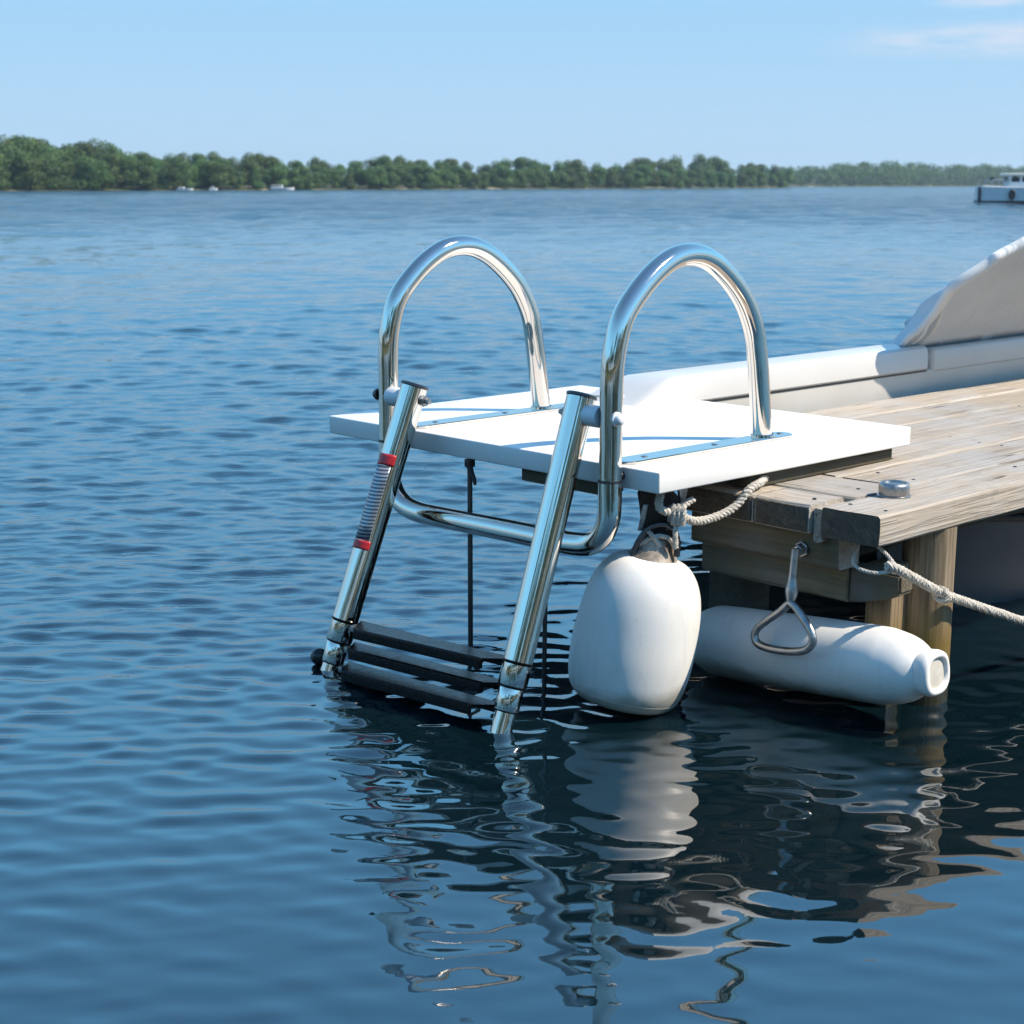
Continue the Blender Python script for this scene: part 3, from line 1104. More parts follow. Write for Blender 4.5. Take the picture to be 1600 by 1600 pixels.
# ------------------------------------------------------------------ the boat behind the dock
t = thing("moored_boat", "large white boat under a pale canvas cover moored behind the dock", "boat", P(1.2, -0.7, WATER_Z))
bm = bm_new()
A0, A1 = 0.45, 4.4
rows = []
for i in range(41):
    a = A0 + (A1 - A0) * i / 40
    fb = -0.86 - 0.75 * float(np.interp(a, [1.5, 2.4], [0, 1]))
    zf = -0.065 - (-0.86 - fb) * 0.27
    zk = float(np.interp(a, [0.44, 0.6, 0.9, 1.35], [-0.03, -0.08, -0.20, -0.42]))
    rows.append([bm.verts.new(P(a, b_ + 0.0002 * q_, max(z_, zk + 0.0004 * q_))) for q_, (b_, z_) in enumerate(((-0.50, -0.42), (-0.470, -0.30), (-0.4455, -0.03), (-0.4445, -0.010), (-0.49, 0.012), (-0.60, 0.002), (fb, zf), (fb - 0.02, zf - 0.03), (fb + 0.05, -0.42)))])
for A, C in zip(rows, rows[1:]):
    for k_ in range(len(A)):
        bm.faces.new((A[k_], A[(k_ + 1) % len(A)], C[(k_ + 1) % len(A)], C[k_]))
bm.faces.new(rows[0][::-1])
bm.faces.new(rows[-1])
build("hull", bm, "hull_side", t, sharp=50)
bm = bm_new()
sec = [(-0.458, -0.0085), (-0.441, -0.0080), (-0.4370, -0.0045), (-0.4368, 0.004), (-0.4385, 0.0290), (-0.4400, 0.0355), (-0.4455, 0.0400), (-0.455, 0.0412), (-0.52, 0.0388), (-0.565, 0.0320), (-0.57, 0.010), (-0.5, 0.0)]
rows = []
for i in range(30):
    s = i / 29
    a = 0.39 + (1.335 - 0.39) * s
    k_ = 1.0
    if s > 0.965:
        k_ = math.sqrt(max(0.02, 1 - ((s - 0.965) / 0.035) ** 2))
    low = min(1.0, s / 0.17)
    low = low * low * (3 - 2 * low)                      # the rail runs down to nothing at its tip
    rows.append([bm.verts.new(P(a, -0.47 + (b_ + 0.47) * (0.35 + 0.65 * k_), -0.012 + 0.030 * low + (z_ - 0.018) * k_ * (0.15 + 0.85 * low))) for b_, z_ in sec])
for A, C in zip(rows, rows[1:]):
    for q in range(len(sec)):
        bm.faces.new((A[q], A[(q + 1) % len(sec)], C[(q + 1) % len(sec)], C[q]))
bm.faces.new(rows[0][::-1])
bm.faces.new(rows[-1])
build("gunwale", bm, "gelcoat", t, sharp=28)
bm = bm_new()
add_box(bm, (0.56, 0.4425, -0.0125), (1.31, 0.475, -0.0082), 0.001)  # dark strip standing in for the shadow line under the gunwale
build("groove_shadow_strip", bm, "groove_shadow", t)
bm = bm_new()
add_box(bm, (1.33, 0.4415, -0.018), (4.38, 0.53, 0.033), 0.009, segs=3)
build("coaming", bm, "gelcoat", t)
# canvas: base line, flaring crease, ridge, far hem
base = spline([P(a, b, z) for a, b, z in ((1.238, -0.462, 0.038), (1.262, -0.465, 0.037), (1.30, -0.466, 0.036), (1.36, -0.467, 0.034), (1.46, -0.468, 0.033), (1.75, -0.47, 0.032), (2.4, -0.47, 0.032), (3.6, -0.47, 0.032))], 8)
CR = [(1.24, -0.456, 0.045), (1.2355, -0.435, 0.0636), (1.2446, -0.4157, 0.082), (1.2376, -0.3815, 0.1145), (1.221, -0.3531, 0.1416), (1.2073, -0.3241, 0.1692), (1.2466, -0.2808, 0.2104), (1.3006, -0.2408, 0.2485), (1.6706, -0.0408, 0.439), (2.6706000000000003, 0.10919999999999999, 0.639)]
crease = spline([P(*c_) for c_ in CR], 7)
ridge = spline([P(a + 0.16, b - 0.17, z - 0.045) for a, b, z in CR], 7)
base = [base[int(round(i_ * (len(base) - 1) / (len(crease) - 1)))] for i_ in range(len(crease))]
hem = spline([P(a, b, z) for a, b, z in ((1.40, -0.56, 0.012), (1.54, -0.62, 0.005), (1.66, -0.68, -0.01), (1.80, -0.74, -0.03), (1.95, -0.80, -0.03), (2.2, -1.0, -0.05), (2.8, -1.45, -0.05), (3.7, -1.6, -0.05))], 8)
hem = [hem[int(round(i_ * (len(hem) - 1) / (len(crease) - 1)))] for i_ in range(len(crease))]
bm = bm_new()
cols = []
for i in range(len(base)):
    B_, C_, D_, E_ = base[i], crease[i], ridge[i], hem[i]
    s = i / (len(base) - 1)
    col = []
    for j in range(9):
        u = j / 8
        p = B_.lerp(C_, u)
        sag = math.sin(math.pi * u)
        p += Vector((0.3, 0.6, -0.3)) * (0.016 * sag * noise.noise(Vector((p.x * 11, u * 2.5, 1.0))) + 0.006 * sag)
        col.append(p)
    for j in range(1, 7):
        u = j / 6
        p = C_.lerp(D_, u)
        p += Vector((-0.3, 0, 0.7)) * math.sin(math.pi * u) * (0.006 + 0.014 * noise.noise(Vector((p.x * 16, u * 3, 5.0))) * (1 - min(1, s * 2)))
        col.append(p)
    for j in range(1, 5):
        col.append(D_.lerp(E_, j / 4))
    cols.append([bm.verts.new(p) for p in col])
for A, C in zip(cols, cols[1:]):
    for q in range(len(A) - 1):
        bm.faces.new((A[q], A[q + 1], C[q + 1], C[q]))
cv = build("canvas", bm, "canvas_cover", t, sharp=55)
sol = cv.modifiers.new("thick", 'SOLIDIFY')
sol.thickness = 0.003
bm = bm_new()                                            # pale roll added along the crease to read as the cover's sunlit band
add_tube(bm, [p + Vector((0.002, 0.004, 0.001)) + Vector((0.5, -0.4, 0.8)) * (0.0035 * noise.noise(p * 22)) for p in crease], lambda q: 0.0055 + 0.005 * min(1.0, q * 2.2), 14)
build("sunlit_band", bm, "canvas_sunlit", cv)
bm = bm_new()                                            # loose folds gathered at the cover's low corner
for a0, b0, z0, a1, b1, z1, r0 in ((1.262, -0.452, 0.044, 1.236, -0.395, 0.102, 0.0028), (1.300, -0.452, 0.046, 1.238, -0.365, 0.130, 0.0024)):
    add_tube(bm, spline([P(a0, b0, z0), P((a0 + a1) / 2 + 0.004, (b0 + b1) / 2 + 0.004, (z0 + z1) / 2 - 0.004), P(a1, b1, z1)], 6), lambda q: r0 * (0.4 + math.sin(math.pi * q)), 10)
    build("fold", bm, "canvas_sunlit", cv)
    bm = bm_new()
bm.free()

# ------------------------------------------------------------------ the dock
dock = thing("wooden_dock", "weathered plank dock on timber posts with its open end over the water", "dock", P(0.6, -0.1, WATER_Z))
Z1, Z0 = -0.05, -0.09
bm = bm_new()
add_plank(bm, 'x', 0.178, 3.4, -0.213, -0.1235, Z0, Z1, rnd=0.55)                 # outer edge board
for b0, b1 in ((0.0145, 0.1140), (-0.0935, 0.0055), (-0.2025, -0.1030), (-0.3105, -0.2120), (-0.42, -0.3200)):
    add_plank(bm, 'x', 0.376 if b0 > -0.12 else 0.47, 3.4, -b1, -b0, Z0, Z1)
build("decking", bm, ["deck_wood_x", "end_grain"], dock, sharp=30)
bm = bm_new()
for b0, b1 in ((0.0135, 0.103), (-0.118, 0.0095)):
    add_plank(bm, 'y', -b1, -b0, 0.179 + random.uniform(0, 0.003), 0.256, Z0, Z1 - 0.001)
add_plank(bm, 'y', -0.1185, 0.118, 0.2595, 0.372, Z0, Z1)
build("end_planks", bm, ["deck_wood_y", "deck_wood_y"], dock, sharp=30)
bm = bm_new()
add_plank(bm, 'x', 0.187, 0.25, -0.119, -0.105, -0.101, -0.056, jit=0.0014, ch=0.002)
build("nailing_strip", bm, ["deck_wood_x", "deck_wood_x"], dock)
for a_, b_ in ((0.215, 0.196), (0.218, 0.140), (0.62, 0.195), (0.63, 0.142), (1.15, 0.193), (1.14, 0.145), (0.43, 0.098), (0.44, 0.032), (0.80, 0.095), (0.79, 0.028), (0.79, -0.012), (0.81, -0.078), (1.22, -0.02), (1.2, -0.12), (1.23, -0.19), (0.215, 0.085), (0.315, 0.085)):
    bm = bm_new()
    add_lathe(bm, P(a_, b_, Z1 - 0.003), (0, 0, 1), [(0, 0.0028), (0.0034, 0.0028), (0.0039, 0.0018)], 12)
    build("nail_head", bm, "dark_steel", dock)
# dark faces of the plank ends
bm = bm_new()
for b0, b1 in ((0.0155, 0.101), (-0.116, 0.0075)):
    add_box(bm, (0.1775, -b1, Z0 + 0.002), (0.190, -b0, Z1 - 0.005), 0.002)
build("plank_end", bm, "end_grain", dock)
bm = bm_new()
add_plank(bm, 'y', -0.137, 0.115, 0.201, 0.247, -0.138, -0.0905, ch=0.004)
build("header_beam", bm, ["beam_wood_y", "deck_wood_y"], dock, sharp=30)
bm = bm_new()
add_plank(bm, 'y', -0.125, 0.125, 0.238, 0.275, -0.190, -0.1385, ch=0.005)
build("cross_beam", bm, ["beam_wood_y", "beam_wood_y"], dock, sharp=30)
# curved bracket between cross beam and post
bm = bm_new()
outline = [(0.1255, -0.139), (0.205, -0.139), (0.205, -0.165), (0.185, -0.176), (0.165, -0.180), (0.148, -0.186), (0.1255, -0.1895)]
f0 = [bm.verts.new(P(0.243, b_, z_)) for b_, z_ in outline]
f1 = [bm.verts.new(P(0.275, b_, z_)) for b_, z_ in outline]
bm.faces.new(f0)
bm.faces.new(f1[::-1])
for i in range(len(outline)):
    bm.faces.new((f0[i], f0[(i + 1) % len(outline)], f1[(i + 1) % len(outline)], f1[i]))
bmesh.ops.bevel(bm, geom=list(bm.edges), offset=0.003, segments=2, affect='EDGES')
build("bracket", bm, "beam_wood_y", dock)
bm = bm_new()
for b_ in (0.09, -0.09, -0.36):
    add_plank(bm, 'x', 0.29 if b_ > -0.2 else 0.48, 3.3, -b_ - 0.02, -b_ + 0.02, -0.137, -0.0905, ch=0.003)
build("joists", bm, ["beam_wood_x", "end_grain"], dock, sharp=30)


def post_round(a, b, r, z1=-0.0905):
    bm = bm_new()
    sd = random.random() * 50
    prof_ = [(s, r * (1 + 0.03 * noise.noise(Vector((s * 8, sd, 0))))) for s in np.linspace(0, z1 + 0.75, 26)]
    add_lathe(bm, P(a, b, -0.75), (0, 0, 1), prof_, 28, shape=lambda th, s: 1 + 0.035 * noise.noise(Vector((math.cos(th) * 2, math.sin(th) * 2, s * 3 + sd))))
    build("post", bm, "post_wood", dock)


def post_square(a, b, w, z1, m="post_wood"):
    bm = bm_new()
    add_box(bm, (a - w / 2, -b - w / 2, -0.75), (a + w / 2, -b + w / 2, z1), 0.004)
    build("post", bm, m, dock)


post_round(0.352, 0.177, 0.0355)
post_square(0.298, 0.150, 0.042, -0.1385)
post_square(0.335, -0.132, 0.066, -0.1385, "beam_wood_x")  # given darker timber to stand for the deep shade under the dock
for a in (1.25, 2.2, 3.1):
    post_round(a, 0.17, 0.038, -0.1)
    post_round(a, -0.36, 0.038, -0.1)
post_round(0.62, -0.37, 0.038, -0.1)

# grey dinghy floating in the shade under the dock
k = NT("dinghy_grey")
c = k.coord()
k.p(Base_Color=k.ramp(k.noise(c, 11, 5), [(0.3, (0.06, 0.064, 0.070)), (0.7, (0.09, 0.094, 0.100))]), Roughness=0.55)
dg = thing("dinghy", "dark grey dinghy floating in the shade under the dock behind the post", "dinghy", P(1.4, -0.12, WATER_Z))
bm = bm_new()
rub = {1: [], -1: []}
rows = []
for a in np.linspace(0.70, 2.9, 34):
    hw = float(np.interp(a, [0.70, 0.74, 0.80, 0.88, 1.0, 1.2, 2.6, 2.9], [0.006, 0.045, 0.085, 0.125, 0.158, 0.176, 0.176, 0.165]))
    zt = -0.183 + 0.020 * max(0.0, (1.0 - a) / 0.3) ** 1.5
    sec = [(-1.0, zt), (-0.985, -0.245), (-0.86, -0.300), (-0.78, -0.385), (0.78, -0.385), (0.86, -0.300), (0.985, -0.245), (1.0, zt), (0.93, zt + 0.002), (0.80, zt - 0.05), (-0.80, zt - 0.05), (-0.93, zt + 0.002)]
    rows.append([bm.verts.new(P(a, -0.12 + hw * q, z_)) for q, z_ in sec])
    for sg in (1, -1):
        rub[sg].append(P(a, -0.12 + sg * hw * 1.01, zt - 0.006))
for A, C in zip(rows, rows[1:]):
    for q in range(len(sec)):
        bm.faces.new((A[q], A[(q + 1) % len(sec)], C[(q + 1) % len(sec)], C[q]))
bm.faces.new(rows[0][::-1])
bm.faces.new(rows[-1])
build("hull", bm, "dinghy_grey", dg, sharp=25)
for sg in (1, -1):
    bm = bm_new()
    add_tube(bm, rub[sg], 0.007, 10)
    build("rub_rail", bm, "black_webbing", dg)

# steel cap on the edge board
t = thing("deck_cap", "round steel cap fitting screwed to the dock's edge plank", "deck fitting", P(0.307, 0.147, Z1))
bm = bm_new()
add_lathe(bm, P(0.307, 0.147, Z1 - 0.002), (0, 0, 1), [(0, 0.0225), (0.0035, 0.0225), (0.0045, 0.021)], 40)
build("flange", bm, "dull_steel", t)
bm = bm_new()
add_lathe(bm, P(0.307, 0.147, Z1 + 0.0025), (0, 0, 1), [(0, 0.0198), (0.004, 0.0205), (0.012, 0.0205), (0.0150, 0.0195), (0.0165, 0.0175), (0.0165, 0.0155), (0.0145, 0.0150), (0.0145, 0.0005)], 40)
build("cap", bm, "dull_steel", t)

# ------------------------------------------------------------------ swim platform board
W_, L_ = 0.5706, 0.6984
sp = thing("swim_platform", "square white platform board resting on the dock's end over the water", "platform", P(0.28, -0.35, -0.028))
bm = bm_new()
add_box(bm, (0, 0, -0.028), (W_, L_, 0), 0.0022, segs=3)
build("board", bm, "white_board", sp)
bm = bm_new()                                            # dark timber bearers under it, on the deck; this one added to darken the gap
add_box(bm, (0.20, 0.014, -0.0492), (0.545, 0.040, -0.0285), 0.002)
build("bearer", bm, "beam_wood_x", sp)
bm = bm_new()
add_box(bm, (0.50, 0.06, -0.0492), (0.54, 0.41, -0.0285), 0.002)
build("bearer", bm, "beam_wood_y", sp)
bm = bm_new()                                            # dark beam end seen under the board
add_box(bm, (0.030, 0.130, -0.0525), (0.075, 0.2865, -0.0285), 0.002)
build("side_block", bm, "beam_wood_y", sp)
bm = bm_new()
add_box(bm, (0.066, 0.028, -0.030), (0.096, 0.034, -0.0285), 0.0005)
wed = [bm.verts.new(Vector(q_)) for q_ in ((0.072, 0.029, -0.0287), (0.092, 0.029, -0.0287), (0.084, 0.029, -0.060), (0.078, 0.029, -0.060), (0.072, 0.033, -0.0287), (0.092, 0.033, -0.0287), (0.084, 0.033, -0.060), (0.078, 0.033, -0.060))]
for q_ in ((0, 1, 2, 3), (4, 5, 6, 7), (0, 1, 5, 4), (1, 2, 6, 5), (2, 3, 7, 6), (3, 0, 4, 7)):
    bm.faces.new([wed[i] for i in q_])
build("eye_plate", bm, "dull_steel", sp)

# ------------------------------------------------------------------ boarding ladder
ld = thing("boarding_ladder", "polished steel telescopic ladder with two arched grab rails and black steps", "ladder", P(-0.022, -0.29, 0.0))
RAIL = 0.0150
PA = -0.0225
bPR, bPL = -0.0645, -0.519
arch = [(-0.022, 0.02), (-0.022, 0.07), (-0.0215, 0.115), (-0.0175, 0.150), (-0.004, 0.190), (0.0225, 0.2205), (0.058, 0.2475), (0.096, 0.2645), (0.135, 0.2675), (0.172, 0.2575), (0.211, 0.2330), (0.2455, 0.2000), (0.2690, 0.1600), (0.2790, 0.1200), (0.2860, 0.0760), (0.2965, 0.0035)]
for bp, bf in ((bPR, -0.080), (bPL, -0.5085)):
    bm = bm_new()
    pts = []
    for a, z in arch:
        kk = (a + 0.022) / 0.32
        a = -0.022 + (a + 0.022) * (1.047 if bp > -0.3 else 0.965)
        pts.append(P(a, bp + (bf - bp) * kk, z))
    low = [P(PA, bp, -0.016)]
    add_tube(bm, spline(low + pts, 10), RAIL, 32)
    gr = build("grab_rail", bm, "stainless", ld)
    bm = bm_new()                                        # plate under the rail, rounded ends
    b0 = bf
    out_ = []
    for k_ in range(13):
        th = -math.pi / 2 + math.pi * k_ / 12
        out_.append((0.352 + 0.019 * math.cos(th), b0 + 0.019 * math.sin(th)))
    for k_ in range(13):
        th = math.pi / 2 + math.pi * k_ / 12
        out_.append((0.026 + 0.019 * math.cos(th), b0 + 0.019 * math.sin(th)))
    lo_ = [bm.verts.new(P(a, b, 0.0004)) for a, b in out_]
    hi_ = [bm.verts.new(P(a, b, 0.0032)) for a, b in out_]
    t2 = [bm.verts.new(P(0.19 + (a - 0.19) * 0.992, b0 + (b - b0) * 0.93, 0.0042)) for a, b in out_]
    m_ = len(out_)
    for A, C in ((lo_, hi_), (hi_, t2)):
        for k_ in range(m_):
            bm.faces.new((A[k_], A[(k_ + 1) % m_], C[(k_ + 1) % m_], C[k_]))
    bm.faces.new(t2)
    bm.faces.new(lo_[::-1])
    build("mounting_plate", bm, "stainless", gr, sharp=20)
    bm = bm_new()
    add_lathe(bm, P(0.312 if bp > -0.3 else 0.286, bf, 0.0042), (0, 0, 1), [(0, 0.0185), (0.003, 0.0180), (0.0045, 0.0158)], 32, cap0=False, cap1=False)
    build("foot_ring", bm, "stainless", gr)
    for sa in (0.060, 0.205, 0.352):
        bm = bm_new()
        add_lathe(bm, P(sa, bf, 0.0040), (0, 0, 1), [(0, 0.0048), (0.0006, 0.0047), (0.0012, 0.0038), (0.0013, 0.0012), (0.0006, 0.0010)], 18)
        build("screw", bm, "dull_steel", gr)
    bm = bm_new()                                        # standoff to the board's edge
    add_lathe(bm, P(PA + 0.010, bp, -0.012), (1, 0, 0), [(0, 0.006), (0.014, 0.006)], 16)
    add_lathe(bm, P(PA, bp, -0.018), (0, 0, 1), [(0, 0.0156), (0.002, 0.0160), (0.004, 0.0156)], 32)
    build("joint_ring", bm, "dark_steel", gr)
# lower U tube joining both poles
bm = bm_new()
u = [(bPR, -0.016), (bPR, -0.045), (-0.0665, -0.066), (-0.077, -0.089), (-0.098, -0.1045), (-0.128, -0.110), (-0.17, -0.1115), (-0.29, -0.1135), (-0.41, -0.116), (-0.455, -0.1155), (-0.485, -0.1095), (-0.506, -0.096), (-0.5165, -0.075), (bPL, -0.045), (bPL, -0.016)]
add_tube(bm, spline([P(PA, b, z) for b, z in u], 8), RAIL * 1.04, 32)
build("cross_tube", bm, "stainless", ld)

bR_, bL_ = -0.118, -0.4515
D = Vector((-0.143, 0, -0.4225)).normalized()
Nn = Vector((D.z, 0, -D.x))                               # outward, towards the water side


def LP(s, b, n=0.0):
    w_ = (b - bR_) / (bL_ - bR_)
    sh = 0.017 * w_
    b -= 0.080 * s * w_                                  # the far left rail splays a little
    return P(-0.022, b, 0.0875) + D * (s + sh) + Nn * n


for b in (bR_, bL_):
    D_ = (LP(0.4, b) - LP(0, b)).normalized()
    bm = bm_new()
    add_lathe(bm, LP(0, b), D_, [(0, 0.0196), (0.355, 0.0196)], 36)
    lr_ = build("ladder_rail", bm, "stainless", ld, sharp=50)
    bm = bm_new()
    add_lathe(bm, LP(0.3555, b), D_, [(0, 0.0176), (0.0015, 0.0196), (0.029, 0.0196), (0.0315, 0.0172)], 36)
    add_lathe(bm, LP(0.388, b), D_, [(0, 0.0160), (0.0012, 0.0168), (0.030, 0.0168), (0.032, 0.0150)], 36)
    add_lathe(bm, LP(0.4205, b), D_, [(0, 0.0142), (0.16, 0.0142)], 36)
    build("telescopic_section", bm, "stainless", lr_, sharp=50)
    bm = bm_new()
    for s, r in ((0.353, 0.0201), (0.3855, 0.0181), (0.418, 0.0162)):
        add_lathe(bm, LP(s, b), D_, [(0, r), (0.0025, r)], 36)
    build("collar_ring", bm, "black_plastic", lr_, sharp=50)
    bm = bm_new()
    add_lathe(bm, LP(-0.0045, b), D_, [(0, 0.0185), (0.001, 0.0205), (0.004, 0.0208), (0.0055, 0.0196)], 36)
    build("end_cap", bm, "dark_steel", lr_, sharp=35)

# spacers between poles and rails, pivot bolts
for b0, b1, nut in ((bR_ + 0.016, bPR - 0.012, 1), (bL_ - 0.016, bPL + 0.012, -1)):
    bm = bm_new()
    zz = 0.066 if nut > 0 else 0.052
    aa = -0.0275
    add_lathe(bm, P(aa, b0, zz), (0, -1 if b1 > b0 else 1, 0), [(0, 0.0135), (0.002, 0.0142), (abs(b1 - b0) - 0.002, 0.0142), (abs(b1 - b0), 0.0135)], 28)
    build("spacer", bm, "white_nylon", ld)
    bm = bm_new()
    s_ = nut
    # outer end: washer and domed head beyond the pole
    bo = b1 + s_ * 0.026
    add_lathe(bm, P(aa, bo, zz), (0, -s_, 0), [(0, 0.0095), (0.003, 0.0095), (0.0032, 0.0078), (0.008, 0.0074), (0.0105, 0.0058), (0.0118, 0.003)], 24)
    build("pivot_bolt", bm, "white_nylon" if nut > 0 else "dark_steel", ld)
    bm = bm_new()
    bi = b0 - s_ * 0.0345
    add_lathe(bm, P(aa, bi, zz), (0, s_, 0), [(0, 0.0085), (0.002, 0.0085), (0.0021, 0.0072), (0.008, 0.0072)], 6)
    add_lathe(bm, P(aa, bi - s_ * 0.006, zz), (0, s_, 0), [(0, 0.0040), (0.009, 0.0036)], 14)
    build("hex_nut", bm, "dull_steel", ld, smooth=False)

# steps: channel sections between the rails, front lip down
for q, s in enumerate((0.352, 0.384, 0.4135)):
    bm = bm_new()
    e0, e1 = bR_ - 0.004, bL_ + 0.026
    f_ = -0.034 if q != 1 else -0.028
    sec = [(0.006, 0.0), (f_ + 0.004, 0.0015), (f_ + 0.001, 0.000), (f_, -0.004), (f_, -0.0125), (f_ + 0.003, -0.0125), (f_ + 0.0032, -0.005), (f_ + 0.005, -0.0028), (0.002, -0.004), (0.002, -0.014), (0.006, -0.014)]
    rings = []
    for i in range(13):
        b = e0 + (e1 - e0) * i / 12
        o_ = LP(s, b)
        cut = 0.0
        end = 1.0 - 2.0 * i / 12                         # the front edge is cut back at both ends
        rings.append([bm.verts.new(o_ + Vector((x_, end * 0.040 * max(0.0, min(1.0, (0.004 - x_) / 0.045)), z_))) for x_, z_ in sec])
    for A, C in zip(rings, rings[1:]):
        for k_ in range(len(sec)):
            bm.faces.new((A[k_], A[(k_ + 1) % len(sec)], C[(k_ + 1) % len(sec)], C[k_]))
    bm.faces.new(rings[0][::-1])
    bm.faces.new(rings[-1])
    stp = build("step", bm, "black_plastic", ld, sharp=25)
    for b in (e0 - 0.001, e1 + 0.001):
        bm = bm_new()
        sg = 1 if b > -0.3 else -1
        o_ = LP(s, b)
        add_box(bm, (o_.x - 0.012, o_.y - 0.004, o_.z - 0.0135), (o_.x + 0.001, o_.y + 0.004, o_.z - 0.0045), 0.001)
        build("step_bracket", bm, "dull_steel", stp)

# locking knob on the outer side of one rail
bm = bm_new()
kc = LP(0.416, bL_ - 0.0300)
bmesh.ops.create_uvsphere(bm, u_segments=28, v_segments=18, radius=0.0132, matrix=Matrix.Translation(kc))
add_lathe(bm, kc, (0, -1, 0), [(0.009, 0.005), (0.022, 0.005)], 14)
build("locking_knob", bm, "black_ball", ld)


def rail_wrap(s0, s1, b, r, a0, a1, mat, name):
    """a piece of film round part of the rail"""
    bm = bm_new()
    ax = D
    B = Vector((0, 1, 0))
    rows_ = []
    for s in np.linspace(s0, s1, 6):
        rows_.append([bm.verts.new(LP(s, b) + (Nn * math.cos(th) + B * math.sin(th)) * r) for th in np.linspace(a0, a1, 16)])
    for A, C in zip(rows_, rows_[1:]):
        for k_ in range(15):
            bm.faces.new((A[k_], A[k_ + 1], C[k_ + 1], C[k_]))
    lab = build(name, bm, mat, RAIL_L)
    so = lab.modifiers.new("thick", 'SOLIDIFY')
    so.thickness = 0.0003
    so.offset = 1
    return lab


RAIL_L = [o for o in ld.children if o.name.startswith("ladder_rail")][-1]
# Nn points at the water side; +y is the far left: the label faces the camera's left front
rail_wrap(0.105, 0.122, bL_, 0.0200, R(-62), R(52), "red_tape", "red_band")
rail_wrap(0.1225, 0.2345, bL_, 0.0198, R(-52), R(32), "printed_label", "scale_label")
rail_wrap(0.235, 0.248, bL_, 0.0200, R(-62), R(52), "red_tape", "red_band")

# ------------------------------------------------------------------ thin rods hanging under the board into the water
t = thing("mooring_rod", "thin dark rod under the board's front edge with a hooked top", "rod", P(0.004, -0.367, -0.029))
bm = bm_new()
add_tube(bm, spline([P(0.004, -0.367, -0.028), P(0.004, -0.3672, -0.15), P(0.0035, -0.367, -0.30), P(0.003, -0.367, -0.42)], 6), 0.0038, 12)
build("shaft", bm, "dark_steel", t)
bm = bm_new()
add_box(bm, (-0.002, 0.3615, -0.040), (0.010, 0.3725, -0.0285), 0.001)
add_tube(bm, spline([P(0.003, -0.367, -0.037), P(0.002, -0.362, -0.047), P(0.001, -0.355, -0.055), P(0.0, -0.351, -0.064)], 5), lambda q: 0.0052 - 0.003 * q, 10)
build("hook", bm, "black_webbing", t)
t = thing("mooring_rod", "thin dark rod rising from the water close behind the ladder's right rail", "rod", P(-0.002, -0.182, -0.029))
bm = bm_new()
add_tube(bm, spline([P(0.012, -0.214, -0.028), P(0.011, -0.215, -0.15), P(0.009, -0.216, -0.25), P(0.009, -0.217, -0.42)], 6), 0.0034, 12)
build("shaft", bm, "dark_steel", t)

# ------------------------------------------------------------------ pear shaped fender
inv = DOCK.inverted().to_3x3()
p_bot = P(0.040, -0.062, -0.325) - (inv @ Vector((0.0255, 0, 0)))
ax = (inv @ Vector((0.195, 0.02, 0.975))).normalized()
pf = thing("pear_fender", "fat white pear shaped fender hanging upright under the platform's corner", "fender", tuple(p_bot))
bm = bm_new()
prof_ = profile([(0.0, 0.058), (0.002, 0.0655), (0.011, 0.0735), (0.030, 0.0800), (0.065, 0.0835), (0.100, 0.0828), (0.135, 0.0795), (0.163, 0.0730), (0.184, 0.0620), (0.197, 0.048), (0.202, 0.030)], 5)
add_lathe(bm, p_bot, ax, prof_, 64)
body = build("body", bm, "fender_vinyl", pf, sharp=60)
bm = bm_new()
add_lathe(bm, p_bot + ax * 0.198, ax, [(0, 0.0325), (0.004, 0.0335), (0.008, 0.031), (0.016, 0.0265), (0.024, 0.0235), (0.030, 0.0225), (0.034, 0.019)], 36, shape=lambda th, s: 1 + 0.06 * math.cos(2 * th))
build("neck_collar", bm, "dirty_collar", pf)
bm = bm_new()
add_lathe(bm, p_bot, ax, [(0.0118, 0.0738), (0.0128, 0.0749), (0.0142, 0.0754), (0.0156, 0.0755)], 64, cap0=False, cap1=False)
build("mould_seam", bm, "fender_vinyl", pf)
side = (inv @ Vector((1, 0, 0)))
front = (inv @ Vector((0, 1, 0)))
eye_c = p_bot + ax * 0.230
bm = bm_new()
closed_tube(bm, [eye_c + side * 0.017 * math.cos(a) + ax * 0.013 * math.sin(a) for a in np.linspace(0, 2 * math.pi, 28, endpoint=False)], 0.0062, 12)
build("eye", bm, "dirty_collar", pf)
bm = bm_new()
add_tube(bm, spline([eye_c + side * x_ + ax * z_ - front * 0.017 for x_, z_ in ((-0.029, -0.024), (-0.026, -0.004), (-0.016, 0.014), (0.0, 0.020), (0.016, 0.014), (0.026, -0.004), (0.029, -0.024))], 6), 0.0042, 12)
build("shackle", bm, "dark_steel", pf)
# small lashing over the eye
bm = bm_new()
ls = [eye_c + side * (-0.024) + ax * (-0.008) - front * 0.016, eye_c + side * (-0.006) + ax * 0.004 - front * 0.021, eye_c + side * 0.012 + ax * 0.002 - front * 0.020, eye_c + side * 0.024 + ax * (-0.012) - front * 0.014]
add_rope(bm, spline(ls, 6), 0.0036, pitch=0.014)
ls = [eye_c + side * (-0.018) + ax * 0.012 - front * 0.017, eye_c + side * (-0.008) + ax * 0.004 - front * 0.024, eye_c + side * (0.004) + ax * (-0.010) - front * 0.022]
add_rope(bm, spline(ls, 6), 0.0034, pitch=0.014)
build("lashing", bm, "rope", pf)

# black strap holding it, up to the board
st = thing("hanging_strap", "black webbing strap loop between the board's corner and the pear fender", "strap", tuple(eye_c + ax * 0.03))


